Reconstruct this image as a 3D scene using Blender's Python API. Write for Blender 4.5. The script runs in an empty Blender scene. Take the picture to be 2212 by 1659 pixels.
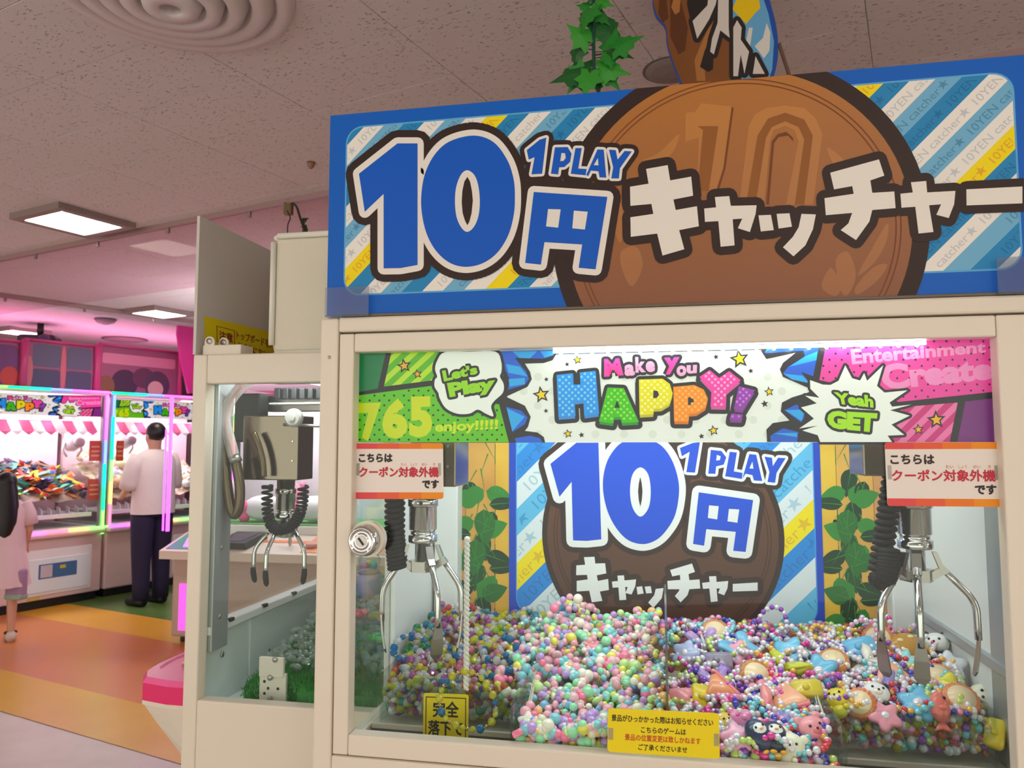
import bpy, bmesh, math, random
from mathutils import Vector, Matrix
from mathutils.geometry import tessellate_polygon
R = math.radians
scene = bpy.context.scene
COL = scene.collection
rnd = random.Random(7)

# ------------------------------------------------------------------ camera, world, exposure
FW, FH, FPX = 2212, 1659, 1640.0
PITCH, YAW = R(4.376), R(11.07)
CAM = Vector((0, -.95, 1.5))
cam = bpy.data.cameras.new('camera'); cam.sensor_width = 36; cam.lens = FPX / FW * 36
cam.clip_start = .02
cam.dof.use_dof = True; cam.dof.focus_distance = 1.1; cam.dof.aperture_fstop = 13.0
cam_o = bpy.data.objects.new('camera', cam); COL.objects.link(cam_o)
cam_o.location = CAM; cam_o.rotation_euler = (R(90) + PITCH, 0, YAW)
scene.camera = cam_o
scene.view_settings.view_transform = 'Standard'; scene.view_settings.look = 'None'
scene.view_settings.gamma = 1; scene.view_settings.use_curve_mapping = False
scene.view_settings.exposure = 0.55
scene.cycles.transparent_max_bounces = 32
scene.cycles.max_bounces = 6
scene.cycles.use_light_tree = False
scene.cycles.adaptive_threshold = .02
w = bpy.data.worlds.new('indoor_ambient'); scene.world = w; w.use_nodes = True
w.node_tree.nodes['Background'].inputs[0].default_value = (1, .935, .83, 1)
w.node_tree.nodes['Background'].inputs[1].default_value = 1.25

def area(name, loc, rot, sx, sy, power, col=(1, 1, 1)):
    l = bpy.data.lights.new(name, 'AREA'); l.shape = 'RECTANGLE'; l.size = sx; l.size_y = sy
    l.energy = power; l.color = col
    o = bpy.data.objects.new(name, l); COL.objects.link(o); o.location = loc; o.rotation_euler = rot
    return o
# LED bars under the machine roofs, plus an added pink ceiling fill
COOL = (.93, .98, 1)
area('led_bar_light_main', (-.01, .075, 1.635), (R(12), 0, 0), .74, .03, 1.0, COOL)
area('led_bar_light_rear', (-.01, .36, 1.635), (0, 0, 0), .74, .05, .72, COOL)
area('far_row_pink_light', (-5.90, 6.0, 2.05), (R(180), 0, R(70)), 3.2, .4, 15, (1, .34, .62))  # unseen source over the far row, added to tint the ceiling pink
area('led_bar_light_side', (-.70, .62, 1.63), (0, 0, 0), .04, .5, 5.0, COOL)

# ------------------------------------------------------------------ pixel rays onto real planes
fw = Vector((-math.sin(YAW) * math.cos(PITCH), math.cos(YAW) * math.cos(PITCH), math.sin(PITCH)))
rt = Vector((math.cos(YAW), math.sin(YAW), 0)); up = rt.cross(fw)
def ray(x, y): return fw * FPX + rt * (x - FW / 2) - up * (y - FH / 2)
def on(x, y, ax, v):
    d = ray(x, y); return CAM + d * ((v - CAM[ax]) / d[ax])
def P(x, y, Y=0.0): return on(x, y, 1, Y)

# ------------------------------------------------------------------ materials
def lin(c):
    o = []
    for v in c[:3]:
        v = v / 255.0
        o.append(v / 12.92 if v <= .04045 else ((v + .055) / 1.055) ** 2.4)
    return tuple(o) + (1,)
MATS = {}
def mat(name, c, rough=.5, metal=0.0, emit=0.0, spec=.5, bump=None, var=None, trans=0.0, coat=0.0, sss=0.0, ecol=None):
    if name in MATS: return MATS[name]
    m = bpy.data.materials.new(name); m.use_nodes = True
    nt = m.node_tree; b = nt.nodes['Principled BSDF']
    b.inputs['Base Color'].default_value = lin(c); b.inputs['Roughness'].default_value = rough
    b.inputs['Metallic'].default_value = metal; b.inputs['Specular IOR Level'].default_value = spec
    b.inputs['Coat Weight'].default_value = coat
    if trans: b.inputs['Transmission Weight'].default_value = trans
    if emit:
        b.inputs['Emission Color'].default_value = lin(ecol or c); b.inputs['Emission Strength'].default_value = emit
    if bump or var:
        tc = nt.nodes.new('ShaderNodeTexCoord')
    if bump:
        n = nt.nodes.new('ShaderNodeTexNoise'); n.inputs['Scale'].default_value = bump[0]; n.inputs['Detail'].default_value = 4
        nt.links.new(tc.outputs['Object'], n.inputs['Vector'])
        bp = nt.nodes.new('ShaderNodeBump'); bp.inputs['Strength'].default_value = bump[1]; bp.inputs['Distance'].default_value = bump[2] if len(bump) > 2 else .002
        nt.links.new(n.outputs['Fac'], bp.inputs['Height']); nt.links.new(bp.outputs['Normal'], b.inputs['Normal'])
    if var:   # (colour2, scale)
        n = nt.nodes.new('ShaderNodeTexNoise'); n.inputs['Scale'].default_value = var[1]; n.inputs['Detail'].default_value = 5
        nt.links.new(tc.outputs['Object'], n.inputs['Vector'])
        mx = nt.nodes.new('ShaderNodeMix'); mx.data_type = 'RGBA'
        mx.inputs[6].default_value = lin(c); mx.inputs[7].default_value = lin(var[0])
        mr = nt.nodes.new('ShaderNodeMapRange'); mr.inputs[1].default_value = .35; mr.inputs[2].default_value = .65
        nt.links.new(n.outputs['Fac'], mr.inputs[0]); nt.links.new(mr.outputs[0], mx.inputs[0]); nt.links.new(mx.outputs[2], b.inputs['Base Color'])
    MATS[name] = m; return m
def clear(name, tint=(255, 255, 255), ior=1.45, rough=.02, haze=0.0, hcol=(255, 255, 255)):
    """a clear sheet: straight-through transparency plus Fresnel gloss, optional milky share"""
    if name in MATS: return MATS[name]
    m = bpy.data.materials.new(name); m.use_nodes = True; nt = m.node_tree
    nt.nodes.remove(nt.nodes['Principled BSDF']); out = nt.nodes['Material Output']
    t = nt.nodes.new('ShaderNodeBsdfTransparent'); t.inputs[0].default_value = lin(tint)
    g = nt.nodes.new('ShaderNodeBsdfGlossy'); g.inputs['Roughness'].default_value = rough
    f = nt.nodes.new('ShaderNodeFresnel')
    ge = nt.nodes.new('ShaderNodeNewGeometry'); mi = nt.nodes.new('ShaderNodeMix')   # same reflectance on both faces of the sheet
    mi.inputs[2].default_value = ior; mi.inputs[3].default_value = 1 / ior
    nt.links.new(ge.outputs['Backfacing'], mi.inputs[0]); nt.links.new(mi.outputs[0], f.inputs[0])
    mx = nt.nodes.new('ShaderNodeMixShader')
    a = t.outputs[0]
    if haze:
        d = nt.nodes.new('ShaderNodeBsdfDiffuse'); d.inputs[0].default_value = lin(hcol)
        m2 = nt.nodes.new('ShaderNodeMixShader'); m2.inputs[0].default_value = haze
        nt.links.new(t.outputs[0], m2.inputs[1]); nt.links.new(d.outputs[0], m2.inputs[2]); a = m2.outputs[0]
    nt.links.new(f.outputs[0], mx.inputs[0]); nt.links.new(a, mx.inputs[1]); nt.links.new(g.outputs[0], mx.inputs[2])
    nt.links.new(mx.outputs[0], out.inputs[0])
    MATS[name] = m; return m
def film(name, c, glow=.24):
    """printed header film; emission in its own colour stands in for a backlight"""
    return mat(name, c, .35, emit=glow, ecol=c, spec=.3)
def ink(c, rough=.45):
    return mat('ink_%d_%d_%d' % tuple(c[:3]), c, rough, spec=.32)
CREAM = mat('cream_paint', (234, 223, 205), .32, coat=.15)
CREAMD = mat('cream_paint_seam', (96, 84, 72), .6)
WHITEP = mat('white_paint', (236, 238, 236), .4)
BLACKP = mat('black_plastic', (26, 26, 30), .45)
RUBBER = mat('black_rubber', (16, 16, 19), .55, spec=.25)
CHROME = mat('chrome', (214, 214, 212), .12, 1.0)
STEEL = mat('brushed_steel', (176, 172, 166), .3, 1.0)
ALU = mat('aluminium', (186, 190, 192), .42, .6)
GREYP = mat('grey_panel', (150, 150, 150), .5)
HOUSE = mat('housing_steel', (138, 124, 110), .16, 1.0)
DARK = mat('dark_floor_tray', (62, 66, 70), .55)
GLASS = clear('window_glass', (248, 252, 250), 1.3)
ACRYL = clear('acrylic', (244, 250, 248), 1.38, .03)
GOLD = mat('gold_metal', (222, 184, 96), .22, 1.0)
LED = mat('led_white', (255, 255, 255), .5, emit=14); LED.cycles.emission_sampling = 'NONE'

# ------------------------------------------------------------------ object helpers
def empty(name, loc, label=None, cat=None, group=None, rz=0, kind=None):
    o = bpy.data.objects.new(name, None); COL.objects.link(o); o.empty_display_size = .02
    o.location = loc; o.rotation_euler = (0, 0, rz); tag(o, label, cat, group, kind); return o
def tag(o, label=None, cat=None, group=None, kind=None):
    if label: o['label'] = label
    if cat: o['category'] = cat
    if group: o['group'] = group
    if kind: o['kind'] = kind
    return o
def obj(name, v, f, m, parent=None, smooth=False, local=False, mats=None, fm=None):
    me = bpy.data.meshes.new(name); me.from_pydata([tuple(p) for p in v], [], f)
    for x in (mats or [m]): me.materials.append(x)
    if fm:
        for p, i in zip(me.polygons, fm): p.material_index = i
    if smooth: me.polygons.foreach_set('use_smooth', [True] * len(me.polygons))
    me.update()
    return link(name, me, parent, local)
def link(name, me, parent=None, local=False):
    o = bpy.data.objects.new(name, me); COL.objects.link(o)
    if parent:
        o.parent = parent
        if not local: o.matrix_parent_inverse = chain(parent).inverted()
    return o
def chain(p):
    m = Matrix.Identity(4)
    while p:
        loc = Matrix.LocRotScale(p.location, p.rotation_euler, p.scale)
        m = (p.matrix_parent_inverse @ loc if p.parent else loc) @ m
        p = p.parent
    return m
def M():
    return ([], [])
def addm(g, v, f):
    n = len(g[0]); g[0].extend(v); g[1].extend([tuple(i + n for i in q) for q in f])
def box(a, b, bev=0.0, seg=2):
    """axis-aligned box between corners, bevelled"""
    lo = [min(a[i], b[i]) for i in range(3)]; hi = [max(a[i], b[i]) for i in range(3)]
    bm = bmesh.new(); bmesh.ops.create_cube(bm, size=1)
    for v in bm.verts: v.co = Vector([lo[i] + (v.co[i] + .5) * (hi[i] - lo[i]) for i in range(3)])
    if bev:
        bev = min(bev, .45 * min(hi[i] - lo[i] for i in range(3)))
        bmesh.ops.bevel(bm, geom=bm.edges[:], offset=bev, segments=seg, affect='EDGES', profile=.5)
    bm.verts.index_update()
    r = ([v.co.copy() for v in bm.verts], [tuple(v.index for v in f.verts) for f in bm.faces]); bm.free(); return r
def boxo(name, a, b, m, parent, bev=.002, local=False, seg=2):
    v, f = box(a, b, bev, seg); return obj(name, v, f, m, parent, False, local)
def tube(path, r, n=8, cap=True, closed=False):
    path = [Vector(p) for p in path]; L = len(path)
    rr = r if isinstance(r, (list, tuple)) else [r] * L
    T = []
    for i in range(L):
        if closed: t = path[(i + 1) % L] - path[i - 1]
        else: t = path[min(i + 1, L - 1)] - path[max(i - 1, 0)]
        T.append(t.normalized() if t.length > 1e-9 else Vector((0, 0, 1)))
    a = Vector((0, 0, 1)) if abs(T[0].z) < .9 else Vector((1, 0, 0))
    u = T[0].cross(a).normalized(); v = []; f = []
    for i in range(L):
        u = (u - T[i] * u.dot(T[i])); u = u.normalized() if u.length > 1e-9 else T[i].orthogonal().normalized()
        w_ = T[i].cross(u)
        for k in range(n):
            an = 2 * math.pi * k / n
            v.append(path[i] + (u * math.cos(an) + w_ * math.sin(an)) * rr[i])
    for i in range(L if closed else L - 1):
        j = (i + 1) % L
        for k in range(n):
            f.append((i * n + k, i * n + (k + 1) % n, j * n + (k + 1) % n, j * n + k))
    if cap and not closed:
        f.append(tuple(range(n))[::-1]); f.append(tuple((L - 1) * n + k for k in range(n)))
    return v, f
def lathe(prof, n=24, c=(0, 0, 0), axis='z', full=True):
    """prof: (radius, height) list around an axis through c"""
    v = []; f = []; c = Vector(c)
    for r, h in prof:
        for k in range(n):
            a = 2 * math.pi * k / n; x, y = r * math.cos(a), r * math.sin(a)
            v.append(c + (Vector((x, y, h)) if axis == 'z' else Vector((x, h, y)) if axis == 'y' else Vector((h, x, y))))
    for i in range(len(prof) - 1):
        for k in range(n): f.append((i * n + k, i * n + (k + 1) % n, (i + 1) * n + (k + 1) % n, (i + 1) * n + k))
    f.append(tuple(range(n))[::-1]); f.append(tuple((len(prof) - 1) * n + k for k in range(n)))
    return v, f
def prism(pts, d):
    """pts: planar 3D outline, d: extrusion vector"""
    n = len(pts); d = Vector(d); v = [Vector(p) for p in pts] + [Vector(p) + d for p in pts]
    tri = tessellate_polygon([[Vector(p) for p in pts]])
    f = [tuple(t) for t in tri] + [tuple(i + n for i in t)[::-1] for t in tri] + [(i, (i + 1) % n, (i + 1) % n + n, i + n) for i in range(n)]
    return v, f
def sphere(c, r, n=14, m=9, sc=(1, 1, 1)):
    v = [Vector((0, 0, 1))]; f = []
    for i in range(1, m):
        t = math.pi * i / m
        for k in range(n): v.append(Vector((math.sin(t) * math.cos(2 * math.pi * k / n), math.sin(t) * math.sin(2 * math.pi * k / n), math.cos(t))))
    v.append(Vector((0, 0, -1)))
    for k in range(n): f.append((0, 1 + k, 1 + (k + 1) % n)); f.append((len(v) - 1, 1 + (m - 2) * n + (k + 1) % n, 1 + (m - 2) * n + k))
    for i in range(m - 2):
        for k in range(n): f.append((1 + i * n + k, 1 + (i + 1) * n + k, 1 + (i + 1) * n + (k + 1) % n, 1 + i * n + (k + 1) % n))
    return [Vector(c) + Vector((p.x * r * sc[0], p.y * r * sc[1], p.z * r * sc[2])) for p in v], f
def spline(pts, k=6, closed=True):
    """Catmull-Rom through 2D/3D points"""
    q = [Vector(p) for p in pts]; n = len(q); out = []
    for i in range(n if closed else n - 1):
        g = lambda j: q[j % n] if closed else q[max(0, min(n - 1, j))]
        a, b, c, d = g(i - 1), g(i), g(i + 1), g(i + 2)
        for s in range(k):
            t = s / k
            out.append(.5 * ((2 * b) + (c - a) * t + (2 * a - 5 * b + 4 * c - d) * t * t + (3 * b - a - 3 * c + d) * t ** 3))
    if not closed: out.append(q[-1])
    return out
def xf(pts, x0, y0, s): return [(x0 + a / s, y0 + b / s) for a, b in pts]
def circ(cx, cy, rx, ry=None, n=40, a0=0.0):
    ry = rx if ry is None else ry
    return [(cx + rx * math.cos(a0 + 2 * math.pi * k / n), cy + ry * math.sin(a0 + 2 * math.pi * k / n)) for k in range(n)]
def star(cx, cy, r, rot=-90, q=.45):
    return [(cx + (r if k % 2 == 0 else r * q) * math.cos(R(rot + 36 * k)), cy + (r if k % 2 == 0 else r * q) * math.sin(R(rot + 36 * k))) for k in range(10)]
def inside(p, poly):
    x, y = p[0], p[1]; c = False; n = len(poly)
    for i in range(n):
        x1, y1 = poly[i][0], poly[i][1]; x2, y2 = poly[i - 1][0], poly[i - 1][1]
        if (y1 > y) != (y2 > y) and x < (x2 - x1) * (y - y1) / (y2 - y1) + x1: c = not c
    return c
def clip(sub, win):
    """Sutherland-Hodgman, win convex"""
    ar = sum(win[i - 1][0] * win[i][1] - win[i][0] * win[i - 1][1] for i in range(len(win)))
    if ar < 0: win = win[::-1]
    out = [tuple(p[:2]) for p in sub]
    for i in range(len(win)):
        a, b = win[i - 1], win[i]; inp = out; out = []
        if not inp: return []
        side = lambda p: (b[0] - a[0]) * (p[1] - a[1]) - (b[1] - a[1]) * (p[0] - a[0])
        for j in range(len(inp)):
            p, q = inp[j - 1], inp[j]; sp, sq = side(p), side(q)
            if (sp >= 0) != (sq >= 0):
                t = sp / (sp - sq); out.append((p[0] + (q[0] - p[0]) * t, p[1] + (q[1] - p[1]) * t))
            if sq >= 0: out.append(q)
    res = []
    for p in out:
        if not res or abs(p[0] - res[-1][0]) + abs(p[1] - res[-1][1]) > 1e-6: res.append(p)
    return res
def rrect(x0, y0, x1, y1, r, n=6):
    out = []
    for cx, cy, a in ((x1 - r, y0 + r, -90), (x1 - r, y1 - r, 0), (x0 + r, y1 - r, 90), (x0 + r, y0 + r, 180)):
        for k in range(n + 1): out.append((cx + r * math.cos(R(a + 90 * k / n)), cy + r * math.sin(R(a + 90 * k / n))))
    return out
TXT = {}
def text_shape(s, bold=.0):
    """glyph outlines of a word as triangles in its unit box, with boundary edges"""
    if (s, bold) in TXT: return TXT[(s, bold)]
    c = bpy.data.curves.new('tmp', 'FONT'); c.body = s; c.size = 1; c.offset = bold; c.resolution_u = 3
    o = bpy.data.objects.new('tmp', c); COL.objects.link(o)
    dg = bpy.context.evaluated_depsgraph_get(); me = o.evaluated_get(dg).to_mesh()
    v = [(p.co.x, p.co.y) for p in me.vertices]; f = [tuple(p.vertices) for p in me.polygons]
    o.evaluated_get(dg).to_mesh_clear(); bpy.data.objects.remove(o); bpy.data.curves.remove(c)
    # weld
    key = {}; mp = []; vv = []
    for p in v:
        k = (round(p[0], 5), round(p[1], 5))
        if k not in key: key[k] = len(vv); vv.append(p)
        mp.append(key[k])
    ff = [tuple(mp[i] for i in q) for q in f]; ff = [q for q in ff if len(set(q)) == len(q)]
    x0 = min(p[0] for p in vv); x1 = max(p[0] for p in vv); y0 = min(p[1] for p in vv); y1 = max(p[1] for p in vv)
    vv = [((p[0] - x0) / (x1 - x0), (p[1] - y0) / (y1 - y0)) for p in vv]
    cnt = {}
    for q in ff:
        for i in range(len(q)):
            e = tuple(sorted((q[i - 1], q[i]))); cnt[e] = cnt.get(e, 0) + 1
    TXT[(s, bold)] = (vv, ff, [e for e, k in cnt.items() if k == 1]); return TXT[(s, bold)]
class Sheet:
    """flat print on a board: thin inked layers, mapped from drawing units onto a plane"""
    gap = .00016
    def __init__(s, parent, f, n, local=False, merge=False):
        s.p, s.f, s.n, s.local, s.merge, s.k = parent, f, Vector(n), local, merge, 0; s.acc = {}
    def _pt(s, q, off): return s.f(q[0], q[1]) + s.n * off
    def _emit(s, name, v, f, m, par=None):
        if s.merge:
            g = s.acc.setdefault((name, m.name), (M(), m)); addm(g[0], v, f); return None
        return obj(name, v, f, m, par or s.p, False, s.local)
    def flush(s):
        for (name, _), (g, m) in s.acc.items(): obj(name, g[0], g[1], m, s.p, False, s.local)
    def geo(s, polys, L, r=0, nd=10, fill=True):
        g = M()
        for po in polys:
            if isinstance(po, tuple) and len(po) == 2 and isinstance(po[0], list): outer, holes = po
            else: outer, holes = po, []
            if len(outer) < 3: continue
            loops = [[Vector((q[0], q[1], 0)) for q in lp] for lp in [outer] + list(holes)]
            flat = [q for lp in loops for q in lp]
            if fill:
                s.k += 1; off = L * s.gap + (s.k % 55) * 2e-6
                tri = tessellate_polygon(loops)
                addm(g, [s._pt(q, off) for q in flat], [tuple(t) for t in tri])
            if r:
                for lp in loops:
                    for i in range(len(lp)): s.seg(g, lp[i - 1], lp[i], r, L, nd)
        return g
    def seg(s, g, a, b, r, L, nd):
        d = Vector((b[0] - a[0], b[1] - a[1]))
        s.k += 1; off = L * s.gap + (s.k % 55) * 2e-6
        if d.length > 1e-6:
            nn = Vector((-d.y, d.x)).normalized() * r
            addm(g, [s._pt(q, off) for q in ((a[0] + nn.x, a[1] + nn.y), (b[0] + nn.x, b[1] + nn.y), (b[0] - nn.x, b[1] - nn.y), (a[0] - nn.x, a[1] - nn.y))], [(0, 1, 2, 3)])
        s.k += 1; off = L * s.gap + (s.k % 55) * 2e-6
        addm(g, [s._pt(q, off) for q in circ(b[0], b[1], r, n=nd)], [tuple(range(nd))])
    def add(s, name, polys, m, L, r=0, nd=10, par=None, fill=True):
        g = s.geo(polys, L, r, nd, fill)
        if g[1]: return s._emit(name, g[0], g[1], m, par)
    def text(s, name, txt, quad, m, L, bold=.02, r=0, par=None, win=None, rm=None, rL=None, jp=0):
        vv, ff, be = text_shape(txt, bold); tl, tr, br, bl = quad
        def mp(p):
            u, v = p
            return tuple((bl[i] * (1 - u) + br[i] * u) * (1 - v) + (tl[i] * (1 - u) + tr[i] * u) * v for i in (0, 1))
        q = [mp(p) for p in vv]
        if r:
            g = M()
            s.k += 1
            addm(g, [s._pt(p, (rL or L - 1) * s.gap + (s.k % 55) * 2e-6) for p in q], ff)
            for a, b in be: s.seg(g, q[a], q[b], r, rL or L - 1, 8)
            s._emit(name + '_outline', g[0], g[1], rm or m, par)
        if jp:
            g = M()
            for a, b in be: s.seg(g, q[a], q[b], jp, L, 6)
            s._emit(name + '_weight', g[0], g[1], m, par)
        if win: ff = [t for t in ff if all(inside(q[i], win) for i in t)]
        s.k += 1; off = L * s.gap + (s.k % 55) * 2e-6
        if ff: return s._emit(name, [s._pt(p, off) for p in q], ff, m, par)
def dots(poly, sp, r, stag=True, n=8, ox=0, oy=0, margin=0):
    xs = [p[0] for p in poly]; ys = [p[1] for p in poly]; out = []; j = 0; y = min(ys) + oy
    while y < max(ys):
        x = min(xs) + ox + (sp / 2 if (stag and j % 2) else 0)
        while x < max(xs):
            if all(inside((x + dx, y + dy), poly) for dx, dy in ((0, 0), (margin, 0), (-margin, 0), (0, margin), (0, -margin))): out.append(circ(x, y, r, n=n))
            x += sp
        y += sp * (.5 if stag else 1); j += 1
    return out
def plane_print(Y): return lambda x, y: P(x, y, Y)
# ================================================================== the room
RA = R(-17)   # room axes against the machine's
ax, bx = Vector((math.cos(RA), math.sin(RA), 0)), Vector((-math.sin(RA), math.cos(RA), 0))
def room(a, b, z): return ax * a + bx * b + Vector((0, 0, z))
CH = 2.7
floor = obj('floor', [room(-14, -6, 0), room(8, -6, 0), room(8, 14, 0), room(-14, 14, 0)], [(0, 1, 2, 3)],
            mat('floor_vinyl_white', (205, 196, 190), .35, var=((192, 183, 178), 3)), None)
tag(floor, kind='structure')
def fpx(x, y): return on(x, y, 2, 0)
def rb(x, y):
    p = fpx(x, y); return p.dot(ax), p.dot(bx)
b1 = rb(385, 1650)[1]; b2 = rb(350, 1533)[1]; b3 = rb(300, 1375)[1]; b4 = rb(300, 1330)[1]
bands = [(b1, b2, (216, 172, 52), (204, 152, 46)), (b2, b3, (205, 122, 58), (192, 120, 82)), (b3, b4, (224, 168, 52), (206, 150, 48)), (b4, b4 + 1.1, (96, 128, 62), (84, 112, 60))]
for i, (u, v, c1, c2) in enumerate(bands):
    obj('floor_panel', [room(-12, u, .003), room(7.4, u, .003), room(7.4, v, .003), room(-12, v, .003)], [(0, 1, 2, 3)],
        mat('floor_vinyl_colour_%d' % i, c1, .3, var=(c2, 1.3)), floor)
# ceiling
CEIL = mat('ceiling_board', (226, 220, 222), .85)
def pits(m):
    nt = m.node_tree; b = nt.nodes['Principled BSDF']; tc = nt.nodes.new('ShaderNodeTexCoord'); mp = nt.nodes.new('ShaderNodeMapping'); mp.inputs['Scale'].default_value = (1, 2.2, 1)
    n = nt.nodes.new('ShaderNodeTexNoise'); n.inputs['Scale'].default_value = 62; n.inputs['Detail'].default_value = 2; mr = nt.nodes.new('ShaderNodeMapRange')
    mr.inputs[1].default_value = .64; mr.inputs[2].default_value = .70; mr.inputs[3].default_value = 1; mr.inputs[4].default_value = 0
    bp = nt.nodes.new('ShaderNodeBump'); bp.inputs['Strength'].default_value = .8; bp.inputs['Distance'].default_value = .004
    mx = nt.nodes.new('ShaderNodeMix'); mx.data_type = 'RGBA'; mx.inputs[6].default_value = lin((182, 174, 174)); mx.inputs[7].default_value = lin((226, 220, 222))
    nt.links.new(tc.outputs['Object'], mp.inputs[0]); nt.links.new(mp.outputs[0], n.inputs['Vector']); nt.links.new(n.outputs['Fac'], mr.inputs[0]); nt.links.new(mr.outputs[0], bp.inputs['Height']); nt.links.new(bp.outputs[0], b.inputs['Normal'])
    nt.links.new(mr.outputs[0], mx.inputs[0]); nt.links.new(mx.outputs[2], b.inputs['Base Color'])
pits(CEIL)
ceil = boxo('ceiling', (-14, -8, CH + .006), (8, 14, CH + .1), CEIL, None, 0); ceil.rotation_euler = (0, 0, RA); tag(ceil, kind='structure')
tv, tf = box((.0008, .0008, -.006), (.6052, .3022, .006), .0012, 1)
tme = bpy.data.meshes.new('ceiling_tile'); tme.from_pydata([tuple(p) for p in tv], [], tf); tme.materials.append(CEIL)
ca, cb = -1.625, .816
for i in range(-6, 6):
    for j in range(-6, 12):
        o = bpy.data.objects.new('ceiling_tile', tme); COL.objects.link(o); o.parent = ceil
        o.location = (ca + i * .606, cb + j * .303, CH + .004 + rnd.uniform(-.0006, .0006))
# walls of the hall, far off
WALLM = mat('far_wall_pink', (176, 120, 140), .8, var=((150, 100, 120), .8))
for nm, p, q in (('wall_back', (-14, 11), (8, 11)), ('wall_left', (-11.5, -6), (-11.5, 11)), ('wall_right', (7.5, 0), (7.5, 11))):
    d = Vector((q[0] - p[0], q[1] - p[1], 0)); n = Vector((-d.y, d.x, 0)).normalized() * .1
    v, f = prism([room(*p, 0), room(*q, 0), room(*q, CH), room(*p, CH)], ax * n.x + bx * n.y)
    tag(obj(nm, v, f, WALLM), kind='structure')
# ceiling lamps
PANEL = mat('lamp_diffuser', (255, 250, 240), .5, emit=24, ecol=(255, 244, 228))
LFR = mat('lamp_frame', (150, 132, 128), .5)
def lamp(x, y, label):
    t = empty('ceiling_light', (x, y, CH), label, 'ceiling light', 'square ceiling lights', RA)
    g = M()
    for a, b in (((-.215, -.215), (.215, -.165)), ((-.215, .165), (.215, .215)), ((-.215, -.165), (-.165, .165)), ((.165, -.165), (.215, .165))):
        addm(g, *box((a[0], a[1], -.035), (b[0], b[1], .002), .004))
    obj('frame', g[0], g[1], LFR, t, local=True)
    boxo('diffuser', (-.165, -.165, -.03), (.165, .165, -.012), PANEL, t, 0, True)
    return t
_c = on(160, 471, 2, CH)
lamp(_c.x, _c.y, 'bright square ceiling lamp nearest the round air diffuser')
lamp(-4.5, 5.2, 'bright square ceiling lamp beside the pink hanging drapes')
lamp(-6.75, 5.98, 'bright square ceiling lamp right behind the black projector')
for x, y, lab in ((.9, -2.4, 'straight behind the viewer'), (3.1, -.6, 'to the right of the viewer'), (-2.9, -1.6, 'behind and left of the viewer')):
    lamp(x, y, 'square ceiling lamp over the aisle ' + lab)
# air diffuser
t = empty('air_diffuser', (-1.25, .76, CH), 'large round white air diffuser with stepped rings in the ceiling', 'air diffuser')
DIF = mat('diffuser_paint', (226, 218, 218), .5)
for i, (r0, r1, h0, h1) in enumerate(((.315, .27, -.006, -.022), (.262, .205, -.004, -.035), (.195, .145, -.012, -.048), (.135, .09, -.02, -.058), (.082, .03, -.028, -.066))):
    v, f = lathe([(r0, .006), (r0, h0), ((r0 + r1) / 2 + .012, h1), (r1, h1 - .002), (r1 - .004, h1 + .004), (r1 - .004, .006)], 48)
    o = obj('ring', v, f, DIF, t, True, True)
    for p in o.data.polygons: p.use_smooth = len(p.vertices) == 4
# smoke barrier rails with clear sheets
ra = on(0, 555, 2, CH); rb_ = on(710, 410, 2, CH)
def rail(name, p, q, label, sheet):
    d = (q - p).normalized(); n = Vector((-d.y, d.x, 0)); t = empty(name, p, label, 'ceiling rail')
    v, f = prism([p + n * .012, p - n * .012, p - n * .012 + Vector((0, 0, -.03)), p + n * .012 + Vector((0, 0, -.03))], q - p)
    obj('rail', v, f, mat('rail_paint', (170, 140, 138), .5), t)
    k = 0.3
    while k < (q - p).length and k < 6:
        c = p + d * k; v, f = box(c + Vector((-.008, -.008, -.06)), c + Vector((.008, .008, -.03)), .003); obj('clip', v, f, LFR, t); k += .62
    if sheet:
        v, f = prism([p + Vector((0, 0, -.03)), q + Vector((0, 0, -.03)), q + Vector((0, 0, -.03 - sheet)), p + Vector((0, 0, -.03 - sheet))], n * .003)
        obj('sheet', v, f, clear('barrier_sheet', (250, 238, 243), 1.06), t)
dd = (rb_ - ra).normalized()
rail('smoke_barrier', ra - dd * 3, rb_ + dd * 3, 'long clear smoke barrier hanging from its rail across the ceiling', .35)
r2a, r2b = on(0, 634, 2, CH), on(400, 690, 2, CH); d2 = (r2b - r2a).normalized()
rail('ceiling_rail', r2a - d2 * 1.5, r2b + d2 * 1.2, 'thin dark rail on the ceiling beyond the smoke barrier', 0)
# small ceiling fittings
def disc(name, x, y, r, h, c, label, cat, z=CH):
    p = on(x, y, 2, z); t = empty(name, p, label, cat)
    v, f = lathe([(r, 0), (r, -h * .4), (r * .8, -h * .7), (r * .3, -h), (.002, -h)], 24); obj('cover', v, f, mat(name + '_m', c, .5), t, False, True)
    v, f = lathe([(r * 1.12, .001), (r * 1.12, -h * .15), (r, -h * .2)], 24); obj('base_ring', v, f, mat(name + '_b', [x_ * .8 for x_ in c], .5), t, False, True)
disc('sprinkler', 672, 350, .016, .03, (150, 110, 80), 'tiny brass sprinkler head on the plain ceiling near the blue sign', 'sprinkler')
disc('smoke_detector', 228, 690, .09, .05, (150, 130, 140), 'grey smoke detector on the far ceiling beyond the rail', 'smoke detector')
disc('ceiling_speaker', 270, 733, .22, .03, (170, 140, 150), 'flat round speaker on the far ceiling over the drapes', 'speaker')
disc('ceiling_vent', 1452, 150, .085, .02, (150, 142, 138), 'grey round vent on the ceiling beside the hanging coin sign', 'vent')
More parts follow.
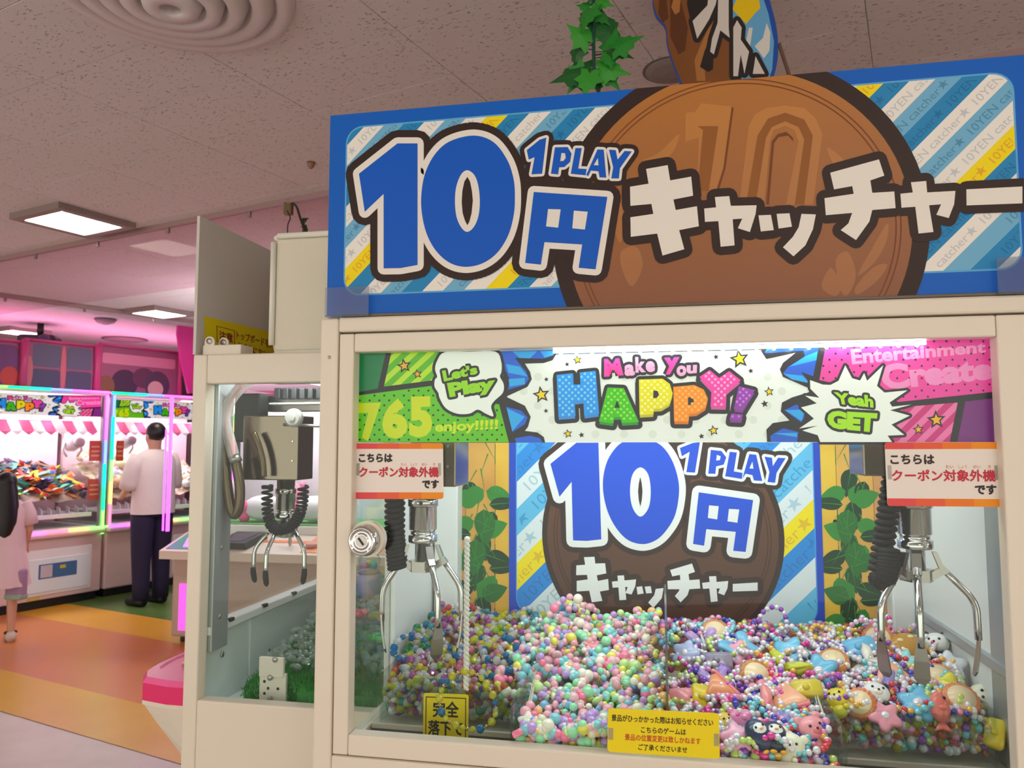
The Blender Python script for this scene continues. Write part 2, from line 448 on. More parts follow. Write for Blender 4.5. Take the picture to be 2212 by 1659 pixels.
# black projector
pc = on(88, 700, 2, CH) + Vector((0, 0, -.16)); t = empty('projector', pc, 'black projector on a short ceiling mount above the far aisle', 'projector', rz=R(25))
boxo('body', (-.17, -.13, -.09), (.17, .13, .04), BLACKP, t, .03, True)
v, f = tube([(0, 0, .03), (0, 0, .17)], .03, 12); obj('mount', v, f, BLACKP, t, True, True)
v, f = lathe([(.06, 0), (.06, -.03), (.045, -.05)], 20, (.09, -.13, -.02), 'y'); obj('lens', v, f, mat('lens_m', (60, 60, 80), .1), t, False, True)

# ================================================================== the claw machine in front
FX0, FX1, TOPZ = -.45, .45, 1.668
GX0, GX1, GZ0, GZ1 = -.4005, .3755, 1.1245, 1.62
cm = empty('claw_machine', (0, .3, 0), 'cream claw machine with a glass door and bead bracelets heaped inside', 'claw machine')
boxo('post', (FX0, 0, .3), (-.4245, .03, TOPZ - .001), CREAM, cm, .003)
boxo('post', (.4155, 0, .3), (FX1, .03, TOPZ - .001), CREAM, cm, .003)
boxo('top_rail', (-.4243, .0005, 1.6475), (.4153, .03, TOPZ), CREAM, cm, .003)
boxo('lower_panel', (-.4243, .0005, .3), (.4153, .03, 1.0965), CREAM, cm, .003)
boxo('seam_backing', (-.43, .012, 1.08), (.42, .02, 1.0985), CREAMD, cm, 0)
boxo('seam_backing', (-.43, .012, 1.6445), (.42, .02, 1.66), CREAMD, cm, 0)
boxo('seam_backing', (-.428, .012, 1.09), (-.4225, .02, 1.65), CREAMD, cm, 0)
boxo('roof', (FX0, .03, 1.652), (FX1, .54, TOPZ), CREAM, cm, .003)
boxo('side_panel', (FX0, .03, .3), (-.432, .54, 1.08), CREAM, cm, .002)
boxo('side_panel', (.422, .03, .3), (FX1, .54, 1.08), CREAM, cm, .002)
boxo('back_wall', (FX0, .515, .3), (FX1, .54, 1.652), WHITEP, cm, .002)
boxo('back_column', (-.43, .47, 1.05), (-.384, .515, 1.652), WHITEP, cm, .003)
boxo('back_column', (.384, .47, 1.05), (.42, .515, 1.652), WHITEP, cm, .003)
boxo('side_column', (-.448, .25, 1.08), (-.43, .33, 1.652), WHITEP, cm, .003)
boxo('side_column', (.43, .15, 1.08), (.45, .2, 1.652), ALU, cm, .003)
boxo('side_column', (.432, .02, 1.08), (.45, .045, 1.652), WHITEP, cm, .003)
boxo('side_pane', (-.4395, .03, 1.08), (-.4355, .25, 1.652), GLASS, cm, .0005)
boxo('side_wall', (-.4395, .33, 1.08), (-.4355, .515, 1.652), WHITEP, cm, .0005)
boxo('side_pane', (.437, .045, 1.08), (.441, .15, 1.652), GLASS, cm, .0005)
boxo('side_wall', (.432, .2, 1.08), (.441, .515, 1.652), WHITEP, cm, .0005)
boxo('side_rail', (.424, .03, 1.20), (.436, .5, 1.215), ALU, cm, .002)
# door: a part with stiles, rails, pane and lock
door = boxo('door', (-.4222, -.0005, 1.0985), (-.4015, .022, 1.645), CREAM, cm, .0022)
door.name = 'door'
boxo('stile', (GX1 + .0025, -.0005, 1.0985), (.4135, .022, 1.645), CREAM, door, .0022)
boxo('rail', (-.4011, -.0005, GZ1), (GX1 + .002, .022, 1.645), CREAM, door, .0022)
boxo('rail', (-.4011, -.0005, 1.0985), (GX1 + .002, .022, GZ0), CREAM, door, .0022)
boxo('pane', (GX0 - .004, .018, GZ0 - .004), (GX1 + .004, .0215, GZ1 + .004), GLASS, door, .0003)
# lock on its round plate
lc = P(788, 1167, -.001)
v, f = prism([(p[0], .0005, p[1]) for p in circ(lc.x + .002, lc.z + .001, .0235, n=40)], (0, .012, 0))
obj('lock_plate', v, f, CREAM, door)
v, f = lathe([(.0205, .0), (.0205, -.004), (.0198, -.010), (.017, -.0135), (.0155, -.0135), (.0150, -.0125), (.0092, -.0125), (.0088, -.0135)], 40, (lc.x, 0, lc.z), 'y'); lk = obj('lock', v, f, CHROME, door, True)
for p in lk.data.polygons: p.use_smooth = len(p.vertices) == 4
v, f = lathe([(.0078, -.0136), (.0075, -.0142), (.001, -.0142)], 24, (lc.x, 0, lc.z), 'y'); obj('lock_core', v, f, STEEL, door)
ks = [Vector((lc.x + dx, -.0143, lc.z + dz)) for dx, dz in ((-.0046, .0036), (-.0024, .0052), (.0046, -.0036), (.0024, -.0052))]
v, f = prism(ks, (0, -.0004, 0)); obj('key_slot', v, f, BLACKP, door)
v, f = lathe([(.0024, -.0006), (.0018, -.0016), (.0004, -.002)], 12, (P(711, 772, 0).x, 0, P(711, 772, 0).z), 'y'); obj('screw', v, f, STEEL, cm)
# inside: floor of the chutes, bin shelf, risers
boxo('chute_floor', (-.43, .03, .99), (.43, .16, 1.0), DARK, cm, .001)
boxo('chute_front', (-.43, .024, 1.0), (.43, .028, 1.10), GREYP, cm, .001)
boxo('riser', (-.43, .16, 1.0), (.43, .165, 1.075), mat('riser_grey', (120, 122, 124), .5), cm, .001)
boxo('shelf', (-.43, .155, 1.075), (.43, .515, 1.083), mat('shelf_cream', (206, 196, 182), .5), cm, .001)
boxo('roof_panel', (-.43, .03, 1.642), (.42, .515, 1.65), WHITEP, cm, .001)
# visible LED strip above the banner, each diode a lens
x0, x1 = P(1195, 750, .024).x, P(2000, 740, .024).x
strip = boxo('led_strip', (x0, .0225, 1.6155), (x1, .0275, 1.6195), mat('led_carrier', (235, 240, 245), .4, emit=5), cm, 0)
for i in range(22):
    x = x0 + .01 + (x1 - x0 - .02) * i / 21
    v, f = sphere((x, .0235, 1.6148), .0022, 8, 6); obj('diode', v, f, LED, strip, True)
for pxx in (1405, 1450, 1490, 1530):
    q = P(pxx, 748, .03); v, f = lathe([(.008, 0), (.008, -.003), (.004, -.006)], 14, (q.x, .036, 1.642)); obj('bolt', v, f, STEEL, cm)

# ================================================================== the 10 yen sign board on top
YS = .004
sb = empty('sign_board', (0, YS, 1.672), 'wide blue board with a bronze coin and big lettering standing on the claw machine', 'sign')
SX0, SX1, SZ0, SZ1 = -.4435, .446, 1.6715, 1.9515
BLUE = ink((2, 98, 200), .42); BLUEL = ink((4, 92, 204), .42); WHT = ink((240, 234, 224), .4); BRN = ink((52, 34, 30), .42)
boxo('board', (SX0, YS, SZ0), (SX1, YS + .005, SZ1), BLUE, sb, .0006)
S = Sheet(sb, plane_print(YS), (0, -1, 0))
SM = Sheet(sb, lambda x, z: Vector((x, YS, z)), (0, -1, 0))
xl, xr = P(748, 450, YS).x, P(2197, 400, YS).x; zt, zb = P(1000, 257, YS).z, P(1000, 626, YS).z
STC = {'y': (252, 226, 0), 'b': (36, 138, 196), 'w': (243, 238, 230), 'l': (116, 182, 218)}
STT = {'y': (240, 176, 40), 'b': (24, 116, 174), 'w': (204, 208, 212), 'l': (84, 146, 186)}
SEQ = 'ybwlbwlw'
def stripes(SH, win, c0, wd, zlo, zhi, L, par, words=True, hgt=.0115, pitch=.118, blues=None):
    cs = [x - z for x, z in win]; k = math.floor((min(cs) - c0) / wd)
    sc = dict(STC); st = dict(STT)
    if blues: sc.update(blues[0]); st.update(blues[1])
    while c0 + k * wd < max(cs):
        ch = SEQ[k % 8]; c = c0 + k * wd
        q = clip([(c + zlo, zlo), (c + wd + zlo, zlo), (c + wd + zhi, zhi), (c + zhi, zhi)], win)
        if len(q) > 2: SH.add('stripe', [q], ink(sc[ch]), L, par=par)
        if words:
            dx = Vector((1, 1)).normalized(); nx = Vector((-1, 1)).normalized()
            u = zlo - .05 + ((k * 37) % 10) * .0118; g = M()
            while u < zhi:
                base = Vector((c + wd * .5 + u, u)) - nx * hgt * .5
                tl = base + nx * hgt; tr = tl + dx * (pitch * .92); br = base + dx * (pitch * .92)
                if any(inside(p, win) for p in (tl, tr, br, base)):
                    vv, ff, be = text_shape('10YEN catcher★', 0.0)
                    qq = [tuple(base * (1 - a) * (1 - b) + br * a * (1 - b) + tl * (1 - a) * b + tr * a * b) for a, b in vv]
                    ff = [t_ for t_ in ff if all(inside(qq[i], win) for i in t_)]
                    SH.k += 1
                    if ff: addm(g, [SH._pt(p, (L + 1) * SH.gap + (SH.k % 55) * 2e-6) for p in qq], ff)
                u += pitch / math.sqrt(2)
            if g[1]: obj('small_lettering', g[0], g[1], ink(st[ch]), par or SH.p, False, SH.local)
        k += 1
win = rrect(xl, zb, xr, zt, .022)
frame_p = SM.add('striped_field', [rrect(xl - .0022, zb - .0022, xr + .0022, zt + .0022, .024)], ink((96, 176, 226)), 1)
pa, pb = P(1050, 254, YS), P(1851, 187, YS); c0 = pa.x - pa.z; wd = ((pb.x - pb.z) - c0) / 16
stripes(SM, win, c0, wd, zb, zt, 2, frame_p)
# coin
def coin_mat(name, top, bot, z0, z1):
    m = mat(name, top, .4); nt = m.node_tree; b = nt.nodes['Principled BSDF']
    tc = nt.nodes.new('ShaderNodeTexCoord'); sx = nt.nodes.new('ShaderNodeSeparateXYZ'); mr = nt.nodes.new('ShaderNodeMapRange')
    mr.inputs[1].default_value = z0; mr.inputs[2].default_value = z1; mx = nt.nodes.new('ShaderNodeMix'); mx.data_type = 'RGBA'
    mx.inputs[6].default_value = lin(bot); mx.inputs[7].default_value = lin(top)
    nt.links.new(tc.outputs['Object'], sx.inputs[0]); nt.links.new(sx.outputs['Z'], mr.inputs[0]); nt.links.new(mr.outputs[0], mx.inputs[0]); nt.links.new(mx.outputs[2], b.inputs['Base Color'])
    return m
cc = Vector((.0905, YS, 1.7599)); cr = .2236
brect = [(SX0, SZ0), (SX1, SZ0), (SX1, SZ1), (SX0, SZ1)]
def cdisc(r): return clip(circ(cc.x, cc.z, r, n=96), brect)
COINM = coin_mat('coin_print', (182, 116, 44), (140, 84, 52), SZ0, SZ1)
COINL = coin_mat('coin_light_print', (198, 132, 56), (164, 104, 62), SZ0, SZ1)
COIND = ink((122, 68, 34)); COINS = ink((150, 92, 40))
coin = SM.add('coin_print', [cdisc(cr)], BRN, 4)
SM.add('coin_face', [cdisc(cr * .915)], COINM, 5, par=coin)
for rr_ in (.862, .838):
    SM.add('coin_ring', [(cdisc(cr * rr_), [cdisc(cr * (rr_ - .007))])], COIND, 6, par=coin)
K2 = (1300, 100, 2.4254)
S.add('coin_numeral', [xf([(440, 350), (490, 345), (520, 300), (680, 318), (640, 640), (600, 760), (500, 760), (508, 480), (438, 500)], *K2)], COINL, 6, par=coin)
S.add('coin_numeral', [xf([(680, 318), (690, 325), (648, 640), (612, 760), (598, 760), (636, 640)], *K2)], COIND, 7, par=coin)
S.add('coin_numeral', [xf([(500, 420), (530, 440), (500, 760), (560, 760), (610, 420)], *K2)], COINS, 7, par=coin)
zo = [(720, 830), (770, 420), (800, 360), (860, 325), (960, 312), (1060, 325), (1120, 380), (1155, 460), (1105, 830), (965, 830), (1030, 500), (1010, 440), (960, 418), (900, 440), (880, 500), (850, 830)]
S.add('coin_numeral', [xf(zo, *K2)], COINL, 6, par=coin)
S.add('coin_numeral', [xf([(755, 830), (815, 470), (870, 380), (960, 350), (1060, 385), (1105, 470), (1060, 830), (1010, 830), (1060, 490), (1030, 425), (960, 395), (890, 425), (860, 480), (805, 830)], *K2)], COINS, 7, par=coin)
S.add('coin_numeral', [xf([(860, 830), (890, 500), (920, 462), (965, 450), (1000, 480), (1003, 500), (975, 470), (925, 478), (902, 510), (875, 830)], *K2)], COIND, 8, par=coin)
for lf in ([(215, 600), (300, 560), (405, 460), (370, 560), (290, 620)], [(1180, 530), (1260, 590), (1290, 640), (1215, 620)], [(1250, 1280), (1225, 1120), (1290, 1080), (1330, 1200), (1290, 1300)], [(1340, 1200), (1420, 1050), (1495, 930), (1490, 1020), (1430, 1130)],
           [(1330, 1260), (1420, 1160), (1495, 1145), (1440, 1230), (1340, 1300)], [(1150, 1260), (1200, 1160), (1250, 1260), (1220, 1310)], [(60, 900), (100, 820), (120, 960), (90, 1030)], [(100, 1080), (180, 1050), (215, 1150), (160, 1260), (110, 1180)]):
    S.add('coin_leaf', [xf(spline(lf, 4), *K2)], COINL, 7, par=coin)
# big lettering
K1 = (690, 200, 2.949)
one = [(255, 520), (500, 327), (628, 327), (628, 1100), (520, 1120), (412, 1122), (412, 648), (292, 762)]
zero = spline([(985, 277), (1110, 318), (1197, 430), (1238, 550), (1247, 660), (1240, 780), (1205, 910), (1135, 1022), (1040, 1090), (930, 1112), (830, 1085), (745, 1010), (685, 900), (655, 770), (652, 650), (675, 520), (735, 400), (830, 315)], 5)
zin = spline([(945, 498), (990, 530), (1015, 600), (1024, 700), (1015, 790), (985, 860), (943, 890), (905, 860), (875, 790), (866, 690), (875, 600), (905, 525)], 4)
zpt = [(945, 540), (962, 570), (974, 630), (980, 690), (972, 770), (958, 825), (945, 848), (930, 820), (915, 770), (909, 700), (913, 630), (926, 570)]
yen = ([(1367, 636), (1835, 667), (1760, 1128), (1652, 1118), (1675, 970), (1435, 955), (1412, 1098), (1312, 1087)], [[(1458, 745), (1538, 747), (1522, 863), (1445, 855)], [(1622, 755), (1710, 762), (1692, 875), (1612, 867)]])
play = [([(1322, 370), (1405, 303), (1447, 290), (1420, 520), (1352, 524), (1372, 415), (1335, 430)], []),
        ([(1502, 352), (1582, 350), (1607, 392), (1598, 445), (1562, 477), (1528, 480), (1522, 524), (1476, 520)], [[(1543, 388), (1566, 390), (1570, 420), (1556, 438), (1535, 440)]]),
        ([(1632, 357), (1672, 357), (1650, 487), (1703, 490), (1697, 530), (1602, 520)], []),
        ([(1772, 365), (1812, 367), (1828, 545), (1785, 543), (1778, 505), (1730, 500), (1713, 535), (1700, 528)], [[(1775, 420), (1778, 467), (1748, 465)]]),
        ([(1845, 367), (1888, 370), (1900, 430), (1945, 375), (1990, 378), (1915, 485), (1908, 550), (1860, 550), (1872, 480)], [])]
kata = [[[(232, 645), (345, 625), (358, 705), (468, 685), (478, 785), (375, 805), (387, 860), (498, 840), (508, 945), (405, 965), (432, 1065), (318, 1098), (290, 983), (152, 1000), (150, 898), (270, 880), (260, 828), (150, 838), (148, 738), (245, 722)]],
        [[(592, 792), (667, 787), (675, 838), (810, 835), (805, 880), (775, 975), (712, 955), (735, 905), (685, 908), (695, 1045), (622, 1052), (610, 918), (540, 922), (536, 852), (598, 846)]],
        [[(820, 888), (885, 885), (900, 965), (832, 972)], [(915, 880), (982, 877), (995, 947), (925, 957)], [(1045, 880), (1120, 883), (1105, 960), (1065, 1045), (1003, 1102), (948, 1055), (1000, 1000), (1030, 950)]],
        [[(1195, 665), (1450, 595), (1478, 680), (1405, 705), (1415, 770), (1530, 763), (1537, 850), (1415, 860), (1400, 920), (1330, 1017), (1250, 965), (1290, 930), (1310, 875), (1172, 887), (1165, 798), (1318, 775), (1310, 735), (1215, 752)]],
        [[(1617, 715), (1697, 708), (1702, 768), (1850, 760), (1843, 830), (1815, 902), (1750, 885), (1775, 830), (1712, 835), (1735, 975), (1657, 983), (1640, 843), (1568, 848), (1562, 775), (1627, 768)]],
        [[(1907, 752), (2200, 737), (2200, 825), (1908, 836)]]]
def hx(g, K): return (xf(g[0], *K), [xf(h, *K) for h in g[1]])
def lettering(SH, K, big, small, kat, L, r, B):
    """big: polygons with holes; r = (white big, brown big, white small, brown small, brown kana) in pixels"""
    dark = []; 
    SH.add('lettering_shadow', [hx(g, K[0]) for g in big], BRN, L, r[1], 12)  # brown outline printed around the letters
    SH.add('lettering_shadow', [hx(g, K[0]) for g in small], BRN, L, r[3], 10)
    for ch in kat: SH.add('lettering_shadow', [xf(q, *K[1]) for q in ch], BRN, L, r[4], 12)
    for g in big:
        o = SH.add('letter', [hx(g, K[0])], WHT, L + 1, r[0], 12); SH.add('letter_face', [hx(g, K[0])], B, L + 2, par=o)
    for g in small:
        o = SH.add('letter', [hx(g, K[0])], WHT, L + 1, r[2], 8); SH.add('letter_face', [hx(g, K[0])], B, L + 2, par=o)
    for ch in kat: SH.add('letter', [xf(q, *K[1]) for q in ch], WHT, L + 1)
lettering(S, (K1, K2), [(one, []), (zero, []), yen], play, kata, 9, (13.2, 29, 5.6, 15.5, 18), BLUEL)
S.add('letter_core', [xf(zin, *K1)], WHT, 12); S.add('letter_core', [xf(zpt, *K1)], BRN, 13)
for hole in yen[1]: S.add('letter_core', [xf(hole, *K1)], WHT, 12)
# acrylic corner holders of the sign
for i, (a, b, lab) in enumerate((((704, 622), (797, 682), 'clear acrylic holder clipped on the lower left corner of the blue sign'), ((2151, 557), (2290, 632), 'clear acrylic holder clipped on the lower right corner of the blue sign'))):
    p0, p1 = P(*a, -.004), P(*b, -.004); x0, x1 = sorted((p0.x, p1.x)); z0, z1 = 1.668, p0.z
    t = empty('acrylic_holder', ((x0 + x1) / 2, 0, z0), lab, 'acrylic holder', 'acrylic holders of the top sign')
    HM = clear('holder_acrylic', (228, 234, 240), 1.6, .05, .06, (190, 205, 225))
    boxo('front_plate', (x0, -.0065, z0), (x1, -.0045, z1), HM, t, .0004)
    boxo('foot', (x0, -.0065, z0), (x1, .016, z0 + .002), HM, t, .0004)
    boxo('rear_plate', (x0, .0115, z0), (x1, .0135, z1), HM, t, .0004)
boxo('ledge_rail', (-.42, -.0005, TOPZ), (.44, .02, 1.6712), mat('sign_foot', (110, 98, 84), .5), sb, .0006)
# ================================================================== header banner behind the glass
F_ = lambda c: film('film_%d_%d_%d' % tuple(c), c)
INKD = (38, 36, 44)
def draw_banner(SH, full=True):
    K3, K4, K5 = (700, 640, 3.687), (1600, 640, 3.614), (1160, 720, 3.687)
    A = lambda n, ps, c, L, r=0, K=None, nd=8: SH.add(n, [(xf(p[0], *K), [xf(h, *K) for h in p[1]]) if isinstance(p, tuple) else xf(p, *K) for p in ps] if K else ps, F_(c), L, r, nd)
    if full:   # pale dots on the white ground
        A('dot_pattern', dots([(1100, 768), (1990, 752), (1990, 950), (1100, 950)], 62, 9, n=12), (226, 230, 222), 1)
    # ---- green left part
    A('comic_panel', [[(258, 448), (965, 438), (1440, 640), (1500, 1166), (256, 1166)]], INKD, 2, K=K3)
    A('comic_panel', [[(262, 460), (492, 455), (428, 735), (270, 765)]], (10, 122, 72), 3, K=K3)
    lime = [(535, 455), (925, 440), (905, 640), (865, 670), (478, 720)]
    A('comic_panel', [lime], (92, 180, 34), 3, K=K3)
    st = []
    for i in range(-2, 6):
        x = 400 + i * 130; q = clip([(x, 720), (x + 62, 720), (x + 370, 435), (x + 308, 435)], [(535, 455), (925, 440), (865, 670), (478, 720)])
        if len(q) > 2: st.append(q)
    A('comic_stripe', st, (186, 220, 44), 4, K=K3)
    gp = [(270, 790), (870, 712), (930, 800), (1395, 860), (1472, 1162), (256, 1164)]
    A('comic_panel', [gp], (96, 190, 22), 3, K=K3)
    if full: A('dot_pattern', dots(gp, 78, 9, n=8, ox=30, oy=40, margin=12), (24, 60, 24), 4, K=K3)
    for tx, q in (('7', [(268, 852), (455, 846), (440, 1150), (300, 1156)]), ('6', [(465, 815), (665, 812), (668, 1135), (465, 1135)]), ('5', [(678, 800), (860, 795), (866, 1122), (680, 1126)])):
        SH.text('number', tx, xf(q, *K3), F_((204, 214, 10)), 5, .06)
    if full: SH.text('word', 'enjoy!!!!!', xf([(885, 1000), (1390, 978), (1385, 1082), (885, 1104)], *K3), F_((204, 222, 20)), 5, .035)
    # ---- blue splash, left
    A('splash', [[(1370, 440), (1846, 428), (1850, 462), (1820, 510), (1750, 532), (1600, 537), (1640, 600), (1655, 660), (1620, 722), (1450, 800), (1600, 872), (1646, 960), (1625, 1040), (1600, 1072), (1700, 1085), (1750, 1120), (1762, 1166), (1490, 1166), (1400, 850), (1430, 640), (1405, 520)]], INKD, 3, K=K3)
    A('splash_fill', [[(1405, 440), (1840, 433), (1828, 470), (1750, 497), (1520, 492), (1510, 480), (1610, 600), (1632, 660), (1600, 705), (1465, 745), (1480, 660), (1445, 590), (1430, 500)], [(1452, 880), (1570, 910), (1622, 965), (1600, 1020), (1500, 1082)], [(1520, 1130), (1640, 1110), (1720, 1130), (1742, 1166), (1530, 1166)]], (30, 96, 214), 4, K=K3)
    A('splash_facet', [[(1500, 440), (1700, 437), (1640, 495), (1560, 492)], [(1450, 540), (1560, 560), (1625, 640), (1470, 610)], [(1470, 660), (1600, 650), (1600, 700), (1480, 720)], [(1455, 890), (1600, 960), (1500, 1075)], [(1720, 437), (1838, 434), (1826, 468), (1760, 490)]], (40, 168, 240), 5, K=K3)
    # ---- speech bubble
    bub = spline([(965, 445), (1160, 442), (1365, 441), (1412, 520), (1415, 600), (1402, 640), (1432, 700), (1425, 770), (1360, 832), (1332, 880), (1350, 955), (1290, 935), (1225, 903), (1160, 935), (1060, 935), (970, 890), (922, 810), (912, 770), (882, 720), (885, 665), (903, 640), (886, 580), (905, 510)], 4)
    o = A('speech_bubble', [bub], INKD, 6, 6.2, K=K3); A('speech_bubble_fill', [bub], (240, 243, 238), 7, K=K3)
    D = F_(INKD); LM = F_((150, 214, 26))
    SH.text('word', "Let's", xf([(940, 590), (1215, 543), (1228, 618), (958, 682)], *K3), LM, 9, .05, r=5.0, rm=D, rL=8)
    SH.text('word', 'Play', xf([(980, 692), (1362, 638), (1372, 768), (1010, 838)], *K3), LM, 9, .06, r=5.5, rm=D, rL=8)
    # ---- middle: HAPPY!
    hap = [(([(160, 335), (285, 322), (290, 412), (350, 410), (345, 315), (465, 303), (492, 640), (380, 655), (372, 535), (298, 545), (305, 655), (175, 665)], []), (24, 150, 240), (120, 205, 250), (60, 140, 220)),
           (([(565, 435), (690, 440), (808, 705), (680, 712), (668, 665), (615, 665), (605, 715), (497, 700)], [[(638, 530), (660, 593), (617, 595)]]), (62, 192, 6), (140, 225, 60), (40, 150, 50)),
           (([(815, 372), (1000, 365), (1055, 405), (1078, 480), (1055, 558), (990, 598), (930, 600), (925, 642), (820, 648)], [[(928, 455), (960, 460), (972, 490), (955, 515), (925, 517)]]), (236, 224, 4), (250, 240, 140), (200, 190, 60)),
           (([(1088, 430), (1250, 415), (1325, 450), (1358, 520), (1340, 590), (1270, 635), (1208, 640), (1205, 700), (1095, 700)], [[(1203, 510), (1235, 510), (1250, 540), (1235, 570), (1203, 572)]]), (250, 146, 24), (255, 180, 90), (220, 120, 40)),
           (([(1297, 350), (1375, 297), (1450, 360), (1530, 305), (1618, 375), (1505, 470), (1502, 585), (1385, 583), (1392, 450)], []), (242, 66, 170), (252, 160, 215), (210, 90, 160)),
           (([(1608, 425), (1730, 455), (1635, 610), (1570, 600)], []), (152, 54, 178), (200, 120, 215), (130, 60, 150)),
           (([(1548, 642), (1635, 650), (1625, 690), (1535, 685)], []), (152, 54, 178), (200, 120, 215), (130, 60, 150))]
    low = lambda p: ([(a, b + 24) for a, b in p[0]], [])
    for p, c, d, e in hap:
        A('letter_outline', [(p[0], [])], INKD, 6, 8.2, K5, 10); A('letter_outline', [low(p)], INKD, 6, 9.2, K5, 10)
    for p, c, d, e in hap:
        A('letter_side', [low(p)], e, 7, K=K5); A('letter', [p], c, 8, .8, K=K5)
        if p[1]: A('letter_core', [p[1][0]], INKD, 9, K=K5)
        if full: A('letter_dots', [q for q in dots(p[0], 50, 11, n=8, ox=22, oy=20, margin=10) if not (p[1] and inside(q[0], p[1][0]))], d, 9, K=K5)
    PK, PL = F_((238, 62, 160)), F_((248, 166, 206))
    for ch, q, m in (('M', [(535, 207), (655, 200), (690, 335), (535, 347)], PK), ('a', [(697, 250), (778, 246), (780, 338), (697, 342)], PL), ('k', [(782, 190), (862, 190), (868, 310), (785, 315)], PL), ('e', [(865, 222), (940, 222), (940, 308), (866, 312)], PL),
                     ('y', [(1012, 196), (1135, 190), (1120, 325), (1020, 330)], PK), ('o', [(1110, 258), (1190, 256), (1190, 340), (1112, 345)], PL), ('u', [(1192, 255), (1274, 252), (1272, 318), (1192, 325)], PL)):
        SH.text('letter', ch, xf(q, *K5), m, 9, .05, r=6.2, rm=D, rL=6)
    for x, y, r, yl in ((322, 212, 38, 1), (240, 247, 20, 0), (75, 367, 20, 0), (35, 490, 72, 1), (72, 618, 20, 0), (247, 800, 38, 1), (355, 810, 24, 0), (1425, 188, 24, 0), (1612, 205, 82, 1), (1702, 300, 22, 0), (1848, 465, 42, 1), (1812, 562, 31, 0), (1405, 775, 46, 1), (1310, 820, 24, 0)):
        A('star', [star(x, y, r, -100)], INKD, 6, K=K5)
        if yl: A('star_fill', [star(x, y, r * .62, -100)], (244, 214, 10), 7, K=K5)
    for x, y, r in ((640, 555, 62), (745, 620, 42)):
        A('star', [star(x, y, r, -100)], INKD, 6, K=K3); A('star_fill', [star(x, y, r * .6, -100)], (236, 168, 40), 7, K=K3)
    # ---- right: splash, pink comic panels, burst
    A('comic_panel', [[(625, 360), (1977, 312), (2008, 1138), (1090, 1138), (600, 700)]], INKD, 2, K=K4)
    pk = [(668, 358), (1975, 312), (1982, 745), (1230, 825), (1100, 760), (604, 652)]
    A('comic_panel', [pk], (236, 66, 160), 3, K=K4)
    if full: A('dot_pattern', dots(pk, 96, 9, n=8, ox=40, oy=40, margin=12), (60, 24, 60), 4, K=K4)
    lo = [(1200, 870), (1692, 830), (1630, 1138), (1180, 1138)]
    A('comic_panel', [lo], (206, 44, 124), 3, K=K4)
    st = []
    for i in range(-3, 7):
        x = 1080 + i * 140; q = clip([(x, 1138), (x + 70, 1138), (x + 380, 830), (x + 310, 830)], lo)
        if len(q) > 2: st.append(q)
    A('comic_stripe', st, (236, 116, 172), 4, K=K4)
    A('comic_panel', [[(1752, 822), (1985, 795), (2006, 1138), (1690, 1138)]], (120, 40, 122), 3, K=K4)
    SH.text('word', 'Entertainment', xf([(855, 415), (1912, 352), (1912, 440), (868, 535)], *K4), F_((244, 150, 204)), 5, .035)
    SH.text('word', 'Create', xf([(1075, 530), (1962, 476), (1968, 650), (1110, 735)], *K4), F_((240, 140, 196)), 5, .05)
    A('splash', [[(155, 372), (625, 360), (668, 358), (606, 690), (610, 790), (600, 840), (575, 960), (480, 1000), (480, 1040), (622, 1080), (612, 1138), (205, 1138), (200, 1040), (250, 990), (380, 970), (312, 900), (322, 830), (400, 790), (530, 750), (540, 722), (330, 630), (305, 570), (330, 520), (430, 440), (200, 490), (160, 430)]], INKD, 4, K=K4)
    A('splash_fill', [[(185, 440), (230, 368), (615, 363), (565, 625), (470, 590), (540, 680), (400, 650), (330, 600), (370, 550), (500, 470), (490, 425), (200, 445)], [(340, 890), (430, 845), (500, 880), (495, 950), (470, 985)], [(230, 1090), (330, 1030), (450, 1060), (440, 1138), (235, 1138)]], (30, 92, 208), 5, K=K4)
    A('splash_facet', [[(190, 438), (232, 369), (340, 367), (210, 425)], [(380, 550), (500, 470), (600, 430), (590, 500)], [(330, 605), (480, 620), (540, 680), (400, 650)], [(345, 888), (500, 885), (475, 975)], [(250, 1070), (440, 1065), (440, 1100)]], (40, 166, 238), 6, K=K4)
    bur = [(540, 655), (640, 690), (700, 692), (762, 660), (815, 540), (868, 640), (930, 658), (962, 600), (985, 660), (1110, 540), (1062, 700), (1120, 752), (1300, 735), (1160, 830), (1180, 862), (1330, 846), (1165, 890), (1318, 932), (1175, 1002), (1275, 1082), (1145, 1088), (1180, 1138), (620, 1138), (600, 1085), (480, 1048), (600, 1010), (455, 1032), (570, 955), (470, 868), (592, 836), (500, 775), (612, 792), (542, 722)]
    A('burst', [bur], INKD, 6, 5.5, K4); A('burst_fill', [bur], (240, 243, 238), 7, K=K4)
    SH.text('word', 'Yeah', xf([(722, 748), (1032, 775), (1034, 872), (745, 840)], *K4), F_((166, 224, 24)), 9, .05, r=5, rm=D, rL=8)
    SH.text('word', 'GET', xf([(668, 890), (1066, 912), (1050, 1066), (680, 1030)], *K4), F_((166, 224, 24)), 9, .07, r=6, rm=D, rL=8)
    for x, y, r in ((1525, 965, 78), (1385, 1040, 48)):
        A('star', [star(x, y, r, -95)], INKD, 6, K=K4); A('star_fill', [star(x, y, r * .6, -95)], (240, 176, 30), 7, K=K4)
YB = .0345
hb = empty('header_banner', (0, YB, P(1400, 955, YB).z), 'colourful comic header film reading Make you HAPPY inside the glass top', 'banner')
b0, b1_ = P(771, 955.5, YB), P(2158, 728, YB)
boxo('film', (b0.x, YB, b0.z), (b1_.x, YB + .0006, 1.6145), film('film_base', (240, 243, 238)), hb, 0)
BS = Sheet(hb, plane_print(YB - .0001), (0, -1, 0)); draw_banner(BS)

